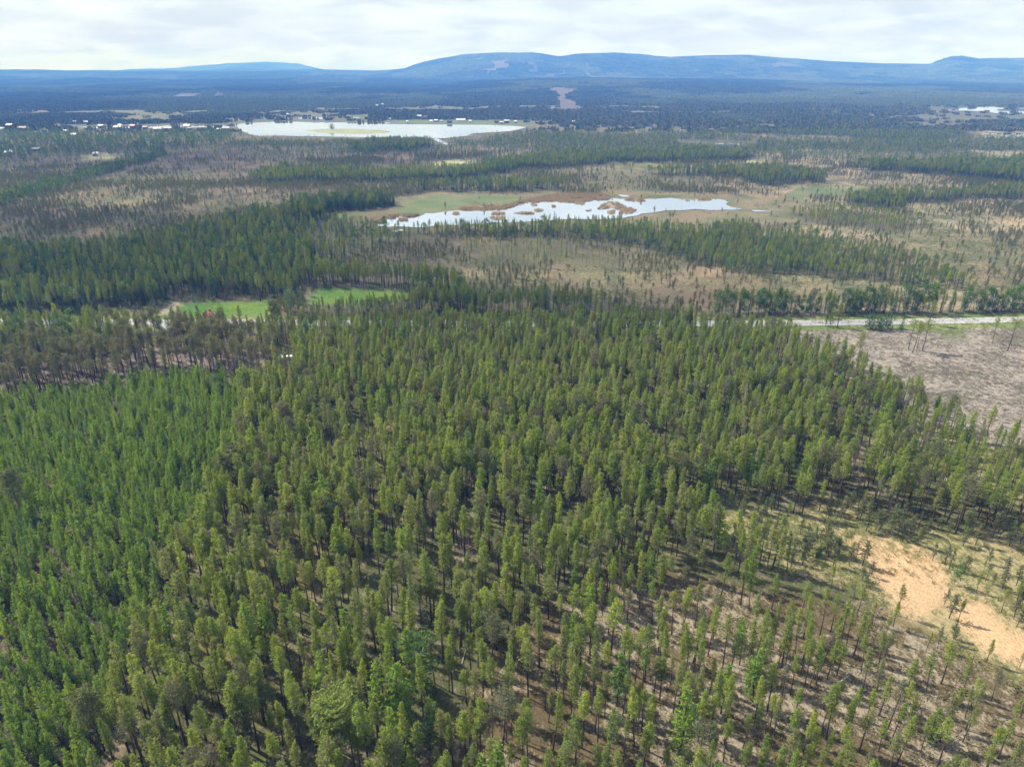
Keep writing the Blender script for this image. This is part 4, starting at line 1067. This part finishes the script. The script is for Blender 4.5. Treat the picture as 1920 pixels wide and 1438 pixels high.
# ------------------------------------------------------------------ ground cover
def cover(name, seed, n_, r_, h_, ts, m_):
    rnd = random.Random(seed); vs, fs, fm = [], [], []
    for q in range(n_):
        a = rnd.random() * 6.28; d_ = r_ * rnd.random() ** .5
        tuft(vs, fs, fm, (math.cos(a) * d_, math.sin(a) * d_, h_ * rnd.uniform(.1, 1)), ts, rnd, 0, .2, 1)
    return mk_mesh(name, vs, fs, [m_])
def debris(seed):
    rnd = random.Random(seed); vs, fs, fm = [], [], []
    for q in range(7):
        a = rnd.gauss(0.5, .35); l = rnd.uniform(.3, 1.3); x, y = rnd.uniform(-.8, .8), rnd.uniform(-.8, .8)
        z = rnd.uniform(.05, .25)
        tube(vs, fs, fm, [(x, y, z), (x + math.cos(a) * l, y + math.sin(a) * l, z + rnd.uniform(-.05, .25))], [.035, .02], 3, 0)
    for q in range(14):
        tuft(vs, fs, fm, (rnd.uniform(-1, 1), rnd.uniform(-1, 1), .12), .22, rnd, 1, .3, 1)
    return mk_mesh('debris', vs, fs, [M['slash'], M['slashgreen']], fm)
gx, gy = jgrid(70 / .75, 300, 1.25, .90)
de, ht_, mx_, gg, uv_ = classify(gx, gy, 0.0)
pn = fbm(gx / 5, gy / 5, 91, 3)
def put_cover(name, sel, meshes, smin, smax):
    x, y = gx[sel], gy[sel]; n = len(x)
    z = ground_z(x, y) - .04
    s_ = rng.uniform(smin, smax, n)
    scatter(name, meshes, np.stack([x, y, z], 1), rng.uniform(0, 6.28, n) if name != 'felling_debris' else rng.normal(0, .5, n), np.stack([s_, s_, s_ * rng.uniform(.7, 1.3, n)], 1), rng.integers(0, len(meshes), n))
    print(name, n)
rr_ = rng.random(len(gx))
put_cover('heather', ((gg == 2) | (gg == 4) | (gg == 3) | (gg == 8)) & (rr_ < np.clip((pn - .33) * 4, .08, .9)) & (gy < 240), [cover('heather', 910 + i, 20, .75, .34, .30, M['heather']) for i in range(4)], .7, 1.5)
put_cover('low_scrub', (((gg == 5) | (gg == 18)) & (rr_ < np.clip((pn - .38) * 4, .08, .8))) | ((gg == 6) & (rr_ < np.clip((pn - .52) * 4, .03, .7))) | ((gg == 15) & (rr_ < .7)), [cover('scrub', 920 + i, 22, .75, .5, .30, M['scrub']) for i in range(4)], .5, 1.3)
put_cover('felling_debris', (gg == 7) & (rr_ < np.clip((pn - .30) * 4, .35, .95)), [debris(930 + i) for i in range(5)], .5, 1.25)
bx_, by_ = jgrid(300, 760, 3.2, .86)
_, _, _, bg_, _ = classify(bx_, by_, 0.0)
bn_ = fbm(bx_ / 16, by_ / 22, 96, 3); k = (((bg_ == 1) | (bg_ == 12)) & (rng.random(len(bx_)) < np.clip((bn_ - .36) * 5, .04, .9))) | ((bg_ == 9) & (rng.random(len(bx_)) < .12))
bx_, by_ = bx_[k], by_[k]; n = len(bx_); s_ = rng.uniform(.6, 1.9, n)
scatter('bog_shrubs', [cover('bog_shrub', 960 + i, 16, .9, .6, .42, M[mm]) for i, mm in enumerate(('heather', 'needles_grey', 'straw', 'heather'))], np.stack([bx_, by_, 0 * bx_ - .03], 1), rng.uniform(0, 6, n), np.stack([s_, s_, s_ * rng.uniform(.5, 1.1, n)], 1), rng.integers(0, 4, n))
print('bog shrubs', n)

# reeds round the near lake
REED = [[(845, 393.5), (900, 388), (950, 385.5), (975, 378), (985, 378.5), (980, 384), (955, 390.3), (936, 393.8), (880, 395)],
        [(976, 379), (1000, 373), (1040, 366), (1085, 362.5), (1130, 364), (1146, 371), (1140, 375), (1122, 376), (1098, 378.5), (1086, 383.5), (1066, 380.5), (1040, 377.5), (1014, 378.5), (1000, 382)],
        [(1121, 392), (1128, 387), (1140, 380.6), (1158, 381.5), (1170, 388), (1174, 390), (1160, 392.6), (1140, 391), (1128, 393)],
        [(1160, 401), (1166, 393), (1180, 391.5), (1193, 396), (1180, 401)], [(1139, 398), (1152, 397), (1152, 401), (1142, 401.5)],
        [(1097, 395.4), (1108, 395), (1106, 397), (1099, 397)], [(1086, 381), (1096, 382), (1094, 384.5), (1088, 384)],
        [(748, 411.5), (764, 412), (765, 415.6), (750, 414.5)], [(848, 400), (861, 400.5), (860, 403), (849, 402.5)], [(922, 400.5), (947, 400), (945, 403), (924, 403.4)],
        [(917, 409), (945, 408), (946, 412.5), (930, 412)], [(964, 400.4), (1002, 399.8), (1001, 401.8), (966, 401.6)], [(1004, 394.6), (1019, 395), (1017, 397.2), (1006, 397)],
        [(996, 383.8), (1006, 385), (1004, 387), (998, 386)], [(1035.6, 387), (1042, 387), (1041, 388.8), (1036, 388.6)],
        [(1170, 373.5), (1205, 375.5), (1209, 378), (1186, 378.5), (1172, 376)], [(1279, 374), (1330, 373), (1332, 375.5), (1288, 377), (1280, 376)], [(720, 409), (735, 405), (745, 403), (790, 404), (770, 408), (748, 406), (733, 411)], [(700, 418), (718, 412), (722, 417), (706, 421)]]
for k, P in enumerate(REED):
    if 2 <= k <= 14: sheet('reed_islet', P, 0.75, M['bank'], skirt=.6, sub=4, jitter=.8, seed=k)
rx, ry_ = [], []
x0_, x1_, y0_, y1_ = -140, 190, 500, 680
nn = int((x1_ - x0_) * (y1_ - y0_) / 1.0)
x = rng.uniform(x0_, x1_, nn * 1); y = rng.uniform(y0_, y1_, nn * 1)
u_, v_ = project(x, y, 0 * x)
sel = np.zeros(len(x), bool)
for P in REED: sel |= inpoly(u_, v_, P)
sel &= fbm(x / 6, y / 6, 95, 3) > .38
x, y = x[sel], y[sel]; n = len(x)
def reed(seed):
    rnd = random.Random(seed); vs, fs = [], []
    for q in range(14):
        a, b_ = rnd.gauss(0, .55), rnd.gauss(0, .55); h = rnd.uniform(.8, 1.7); w = .16; t_ = rnd.random() * 3.14
        i = len(vs); vs += [(a - w * math.cos(t_), b_ - w * math.sin(t_), 0), (a + w * math.cos(t_), b_ + w * math.sin(t_), 0), (a + rnd.gauss(0, .25), b_ + rnd.gauss(0, .25), h)]
        fs.append([i, i + 1, i + 2])
    return mk_mesh('reed', vs, fs, [M['reed']])
s_ = rng.uniform(.7, 1.2, n)
scatter('reed_bed', [reed(940 + i) for i in range(4)], np.stack([x, y, 0.25 + 0 * x], 1), rng.uniform(0, 6, n), np.stack([s_, s_, s_], 1), rng.integers(0, 4, n))
print('reeds', n)

# ------------------------------------------------------------------ houses
for nm, c_ in (('wall_white', (.62, .61, .58)), ('wall_red', (.30, .06, .045)), ('wall_yellow', (.50, .40, .20)), ('wall_brown', (.16, .10, .07)), ('roof_pale', (.50, .52, .54)), ('roof_red', (.42, .15, .10)), ('roof_dark', (.09, .09, .10)), ('roof_grey', (.33, .31, .34)), ('trim_white', (.75, .75, .73)), ('brick_red', (.28, .12, .08)), ('door_paint', (.12, .16, .14)), ('tyre_black', (.02, .02, .02)), ('van_paint', (.75, .76, .78))):
    M[nm] = simple(nm, c_, .6, .08, 1.5)
m, t, o = mat('window_glass'); b = N(t, 'ShaderNodeBsdfPrincipled'); b.inputs['Base Color'].default_value = (.03, .04, .05, 1); b.inputs['Roughness'].default_value = .08; L(t, b.outputs[0], o.inputs[0]); M['glass'] = m
def house(u, v, wpx, wall, roof, label, rz=0.0, dep=None, hgt=None, cat='house', name='house', trees=0):
    x, y = at(u, v)
    z = float(height(np.array([x]), np.array([y]))[0])
    if z > 3:      # on the slope: walk out along the line of sight
        a, b_, c_ = ray(u, v); t_ = 1500.0
        while t_ < 9000 and CAM_H + c_ * t_ > float(height(np.array([a * t_]), np.array([b_ * t_]))[0]): t_ += 15
        x, y = a * t_, b_ * t_; z = float(height(np.array([x]), np.array([y]))[0])
    w = wpx * (y * cp + (CAM_H - z) * sp) / FPX; d_ = dep or min(8.5, max(5, w * .6)); h = hgt or 3.0 + (1.6 if w > 9 and w < 16 else 0)
    e = bpy.data.objects.new(name, None); COL.objects.link(e); e.location = (x, y, z); e.rotation_euler = (0, 0, rz)
    tag(e, label, cat, 'houses of the lakeside village' if cat == 'house' and u < 1100 and v < 300 else None)
    put('wall', box_mesh('wall', -w / 2, w / 2, -d_ / 2, d_ / 2, -.4, h, [M[wall]]), e)
    rh = d_ * .34; o_ = .45; th = .16
    vs = []; 
    for sx_ in (-w / 2 - o_, w / 2 + o_):
        vs += [(sx_, -d_ / 2 - o_, h - .25), (sx_, 0, h + rh), (sx_, d_ / 2 + o_, h - .25), (sx_, d_ / 2 + o_, h - .25 + th), (sx_, 0, h + rh + th), (sx_, -d_ / 2 - o_, h - .25 + th)]
    fs = [[0, 1, 2, 3, 4, 5][::-1], [6, 7, 8, 9, 10, 11]] + [[i, (i + 1) % 6, 6 + (i + 1) % 6, 6 + i] for i in range(6)]
    rf = put('roof', mk_mesh('roof', vs, fs, [M[roof]]), e)
    gv = []; gf = []
    for sx_ in (-w / 2 - .01, w / 2 + .01):
        i = len(gv); gv += [(sx_, -d_ / 2, h), (sx_, d_ / 2, h), (sx_, 0, h + rh - .1)]; gf.append([i, i + 1, i + 2])
    put('gable', mk_mesh('gable', gv, gf, [M[wall]]), e)
    put('chimney', box_mesh('chimney', w * .12, w * .12 + .7, -.35, .35, h + rh * .6, h + rh + .9, [M['brick_red']]), rf)
    nw = max(2, int(w / 3.2))
    for q in range(nw):
        cx = -w / 2 + (q + .5) * w / nw
        if q == nw // 2:
            put('door', box_mesh('door', cx - .5, cx + .5, -d_ / 2 - .06, -d_ / 2 + .02, 0, 2.1, [M['door_paint']]), e)
        else:
            f_ = put('window', box_mesh('window', cx - .65, cx + .65, -d_ / 2 - .07, -d_ / 2 + .02, 1.0, 2.4, [M['trim_white']]), e)
            put('pane', box_mesh('pane', cx - .53, cx + .53, -d_ / 2 - .09, -d_ / 2 - .05, 1.12, 2.28, [M['glass']]), f_)
    return e
HS = [(5, 244.5, 7, 'wall_white', 'roof_pale', 'small white house at the left end of the village'), (20, 240, 13, 'wall_red', 'roof_red', 'long house with pinkish red roof among trees at the left edge of the village'),
 (44, 245, 11, 'wall_red', 'roof_grey', 'reddish house with grey roof right of the pinkish roof'), (4, 279, 6, 'wall_white', 'roof_pale', 'little white house at the left frame edge in the greenery'), (14, 291, 7, 'wall_yellow', 'roof_pale', 'pale yellowish house by the left field path'), (23, 289, 5, 'wall_white', 'roof_pale', 'tiny white shed beside the yellowish house'),
 (68, 284, 13, 'wall_brown', 'roof_pale', 'long low building with white metal roof before a dark wood'), (124, 249, 9, 'wall_white', 'roof_pale', 'white house below the west arm of the lake'), (140, 256, 9, 'wall_yellow', 'roof_pale', 'cream house in the birches below the white house'),
 (140, 232, 7, 'wall_white', 'roof_pale', 'white boathouse beyond the west arm of the lake'), (162, 232, 7, 'wall_white', 'roof_pale', 'second white house beyond the west arm of the lake'), (190, 239, 9, 'wall_white', 'roof_pale', 'tall white house with pale roof by the shore trees'),
 (222, 244, 13, 'wall_red', 'roof_grey', 'large building with purplish grey roof in the village'), (250, 241, 10, 'wall_red', 'roof_red', 'house with rusty red roof near the village middle'), (226, 238, 6, 'wall_white', 'roof_pale', 'white cottage behind the purplish roof'), (203, 254, 8, 'wall_yellow', 'roof_red', 'yellow house at the village road bend'),
 (184, 292.5, 5, 'wall_white', 'roof_pale', 'white farmhouse at the top of the small pale field'), (178, 293, 3.5, 'wall_red', 'roof_grey', 'small shed left of the white farmhouse'), (273, 242, 8, 'wall_yellow', 'roof_grey', 'grey roofed house right of the rusty roof'),
 (297, 247, 14, 'wall_red', 'roof_pale', 'long building with bright white roof in the village'), (316, 246, 12, 'wall_yellow', 'roof_pale', 'yellow wooden house with white roof next to the long roof'), (352, 241, 12, 'wall_white', 'roof_pale', 'white gabled house near the shore'), (356, 244, 8, 'wall_brown', 'roof_grey', 'brown annex before the white gabled house'),
 (424, 246, 12, 'wall_brown', 'roof_pale', 'low pale-roofed row building by the west shore'), (411, 246, 7, 'wall_white', 'roof_pale', 'short pale-roofed house beside the low row building'),
 (540, 217, 3.5, 'wall_white', 'roof_pale', 'lone white cabin beyond the far lake'), (731, 226, 4, 'wall_white', 'roof_pale', 'white cabin at the left end of the far shore'), (747, 212, 6, 'wall_white', 'roof_pale', 'white barn up the slope behind the lake'),
 (787, 222, 8, 'wall_yellow', 'roof_pale', 'orange and white house behind the shore farms'), (797, 222, 7, 'wall_red', 'roof_red', 'red roofed house next to the orange and white house'), (764, 231, 4, 'wall_white', 'roof_pale', 'tiny white boathouse on the far shore'), (809, 230, 6, 'wall_white', 'roof_pale', 'leftmost white roof of the shore farm row'),
 (818, 229, 7, 'wall_red', 'roof_pale', 'red farmhouse with white roof on the far shore'), (828, 230, 5, 'wall_white', 'roof_grey', 'small grey roofed outbuilding right of the red farmhouse'), (843, 231.5, 9, 'wall_brown', 'roof_dark', 'dark roofed boathouse close to the water'), (864, 228.5, 17, 'wall_white', 'roof_pale', 'very long white barn on the far shore'),
 (882, 230, 5, 'wall_white', 'roof_pale', 'white cottage right of the long barn'), (940, 232.5, 7, 'wall_red', 'roof_pale', 'red house with white roof at the right end of the lake'), (950, 231.5, 9, 'wall_brown', 'roof_pale', 'barn with wide white roof beside the red lake house'), (967, 231, 5, 'wall_brown', 'roof_pale', 'small pale roofed shed past the barn'),
 (1063, 231, 4, 'wall_white', 'roof_pale', 'white hut in the woods right of the lake'), (1077, 231.5, 8, 'wall_white', 'roof_pale', 'long white building in the woods right of the lake'), (707, 200, 4, 'wall_white', 'roof_pale', 'white farmhouse on the slope above the lake'), (717, 198, 5, 'wall_white', 'roof_pale', 'bright barn on the slope above the lake')]
for k, (u_, v_, w_, wl, rf_, lb) in enumerate(HS):
    house(u_, v_, w_, wl, rf_, lb, rz=random.Random(k).uniform(-.35, .35))
house(395, 609, 11, 'wall_red', 'roof_red', 'house with red tiled roof half hidden by trees near the green field', rz=.7, dep=7, hgt=3.6, name='house')

# camper parked among the trees
def camper(u, v):
    x, y = at(u, v); z = float(ground_z(np.array([x]), np.array([y]))[0])
    e = bpy.data.objects.new('parked_camper', None); COL.objects.link(e); e.location = (x, y, z); e.rotation_euler = (0, 0, .15)
    tag(e, 'white camper parked among the pines, its windows pale blue', 'camper')
    pr = [(-3, .5), (-3, 2.5), (-2.7, 2.9), (2.2, 2.9), (2.7, 2.5), (3.1, 1.3), (3.1, .5)]
    vs = [(a, s_, b_) for s_ in (-1.1, 1.1) for a, b_ in pr]; n_ = len(pr)
    fs = [list(range(n_)), [n_ + i for i in range(n_)][::-1]] + [[i, n_ + i, n_ + (i + 1) % n_, (i + 1) % n_] for i in range(n_)]
    put('body', mk_mesh('body', vs, fs, [M['van_paint']]), e)
    for cx in (-1.8, 0, 1.6): put('window', box_mesh('window', cx - .5, cx + .5, -1.13, -1.09, 1.6, 2.2, [M['glass']]), e)
    for cx in (-1.7, 1.9):
        for sy in (-1.0, 1.0):
            tv, tf, tm = [], [], []
            tube(tv, tf, tm, [(cx, sy - .12, .36), (cx, sy + .12, .36)], [.36, .36], 12, 0)
            tf += [list(range(12)), list(range(12, 24))[::-1]]
            put('wheel', mk_mesh('wheel', tv, tf, [M['tyre_black']]), e)
camper(537, 682)

# utility pole by the road, fallen and leaning dead trunks
def pole_thing(u, v, h):
    x, y = at(u, v); e = bpy.data.objects.new('utility_pole', None); COL.objects.link(e); e.location = (x, y, 0)
    tag(e, 'pale slim utility pole beside the large dark pine near the road', 'pole')
    tv, tf, tm = [], [], []; tube(tv, tf, tm, [(0, 0, -.4), (0, 0, h * .5), (0, 0, h)], [.16, .14, .11], 8, 0); put('pole', mk_mesh('pole', tv, tf, [M['deadwood']]), e)
    put('crossarm', box_mesh('crossarm', -.9, .9, -.06, .06, h - .7, h - .55, [M['deadwood']]), e)
    for q in (-.7, 0, .7): put('insulator', box_mesh('insulator', q - .05, q + .05, -.05, .05, h - .55, h - .35, [M['trim_white']]), e)
pole_thing(556, 632, 9)
def log(u0, v0, u1, v1, r_, label, z1=0.3, name='fallen_trunk', stubs=6):
    a = at(u0, v0); c = at(u1, v1); rnd = random.Random(int(u0))
    za = float(ground_z(np.array([a[0]]), np.array([a[1]]))[0]); zc = float(ground_z(np.array([c[0]]), np.array([c[1]]))[0])
    e = bpy.data.objects.new(name, None); COL.objects.link(e); e.location = (a[0], a[1], za); tag(e, label, 'dead tree')
    d_ = Vector((c[0] - a[0], c[1] - a[1], zc - za + z1 - .15))
    tv, tf, tm = [], [], []; tube(tv, tf, tm, [(0, 0, .15), tuple(d_ * .5 + Vector((.1, 0, .2))), tuple(d_ + Vector((0, 0, .15)))], [r_, r_ * .8, r_ * .35], 8, 0)
    put('trunk', mk_mesh('trunk', tv, tf, [M['deadwood']]), e)
    for q in range(stubs):
        p = d_ * rnd.uniform(.45, .95) + Vector((0, 0, .2)); k_ = Vector((rnd.gauss(0, 1), rnd.gauss(0, 1), abs(rnd.gauss(0, .7)))).normalized() * rnd.uniform(.5, 1.4)
        tv, tf, tm = [], [], []; tube(tv, tf, tm, [tuple(p), tuple(p + k_)], [.05, .02], 4, 0); put('branch', mk_mesh('branch', tv, tf, [M['deadwood']]), e)
log(1167, 932, 1154, 908, .22, 'bleached fallen trunk lying in the low scrub left of the sand patch')
log(866, 1246, 878, 1196, .10, 'bare bleached trunk lying in the brown gap among the foreground pines')
log(1560, 1290, 1592, 1268, .18, 'pale broken trunk on the lichen ground below the sand patch')
log(1800, 935, 1822, 900, .2, 'bleached leaning dead pine at the shadowed forest edge by the sand', 2.5)
log(1222, 800, 1200, 782, .14, 'thin grey fallen trunk at the clearcut corner', .3)
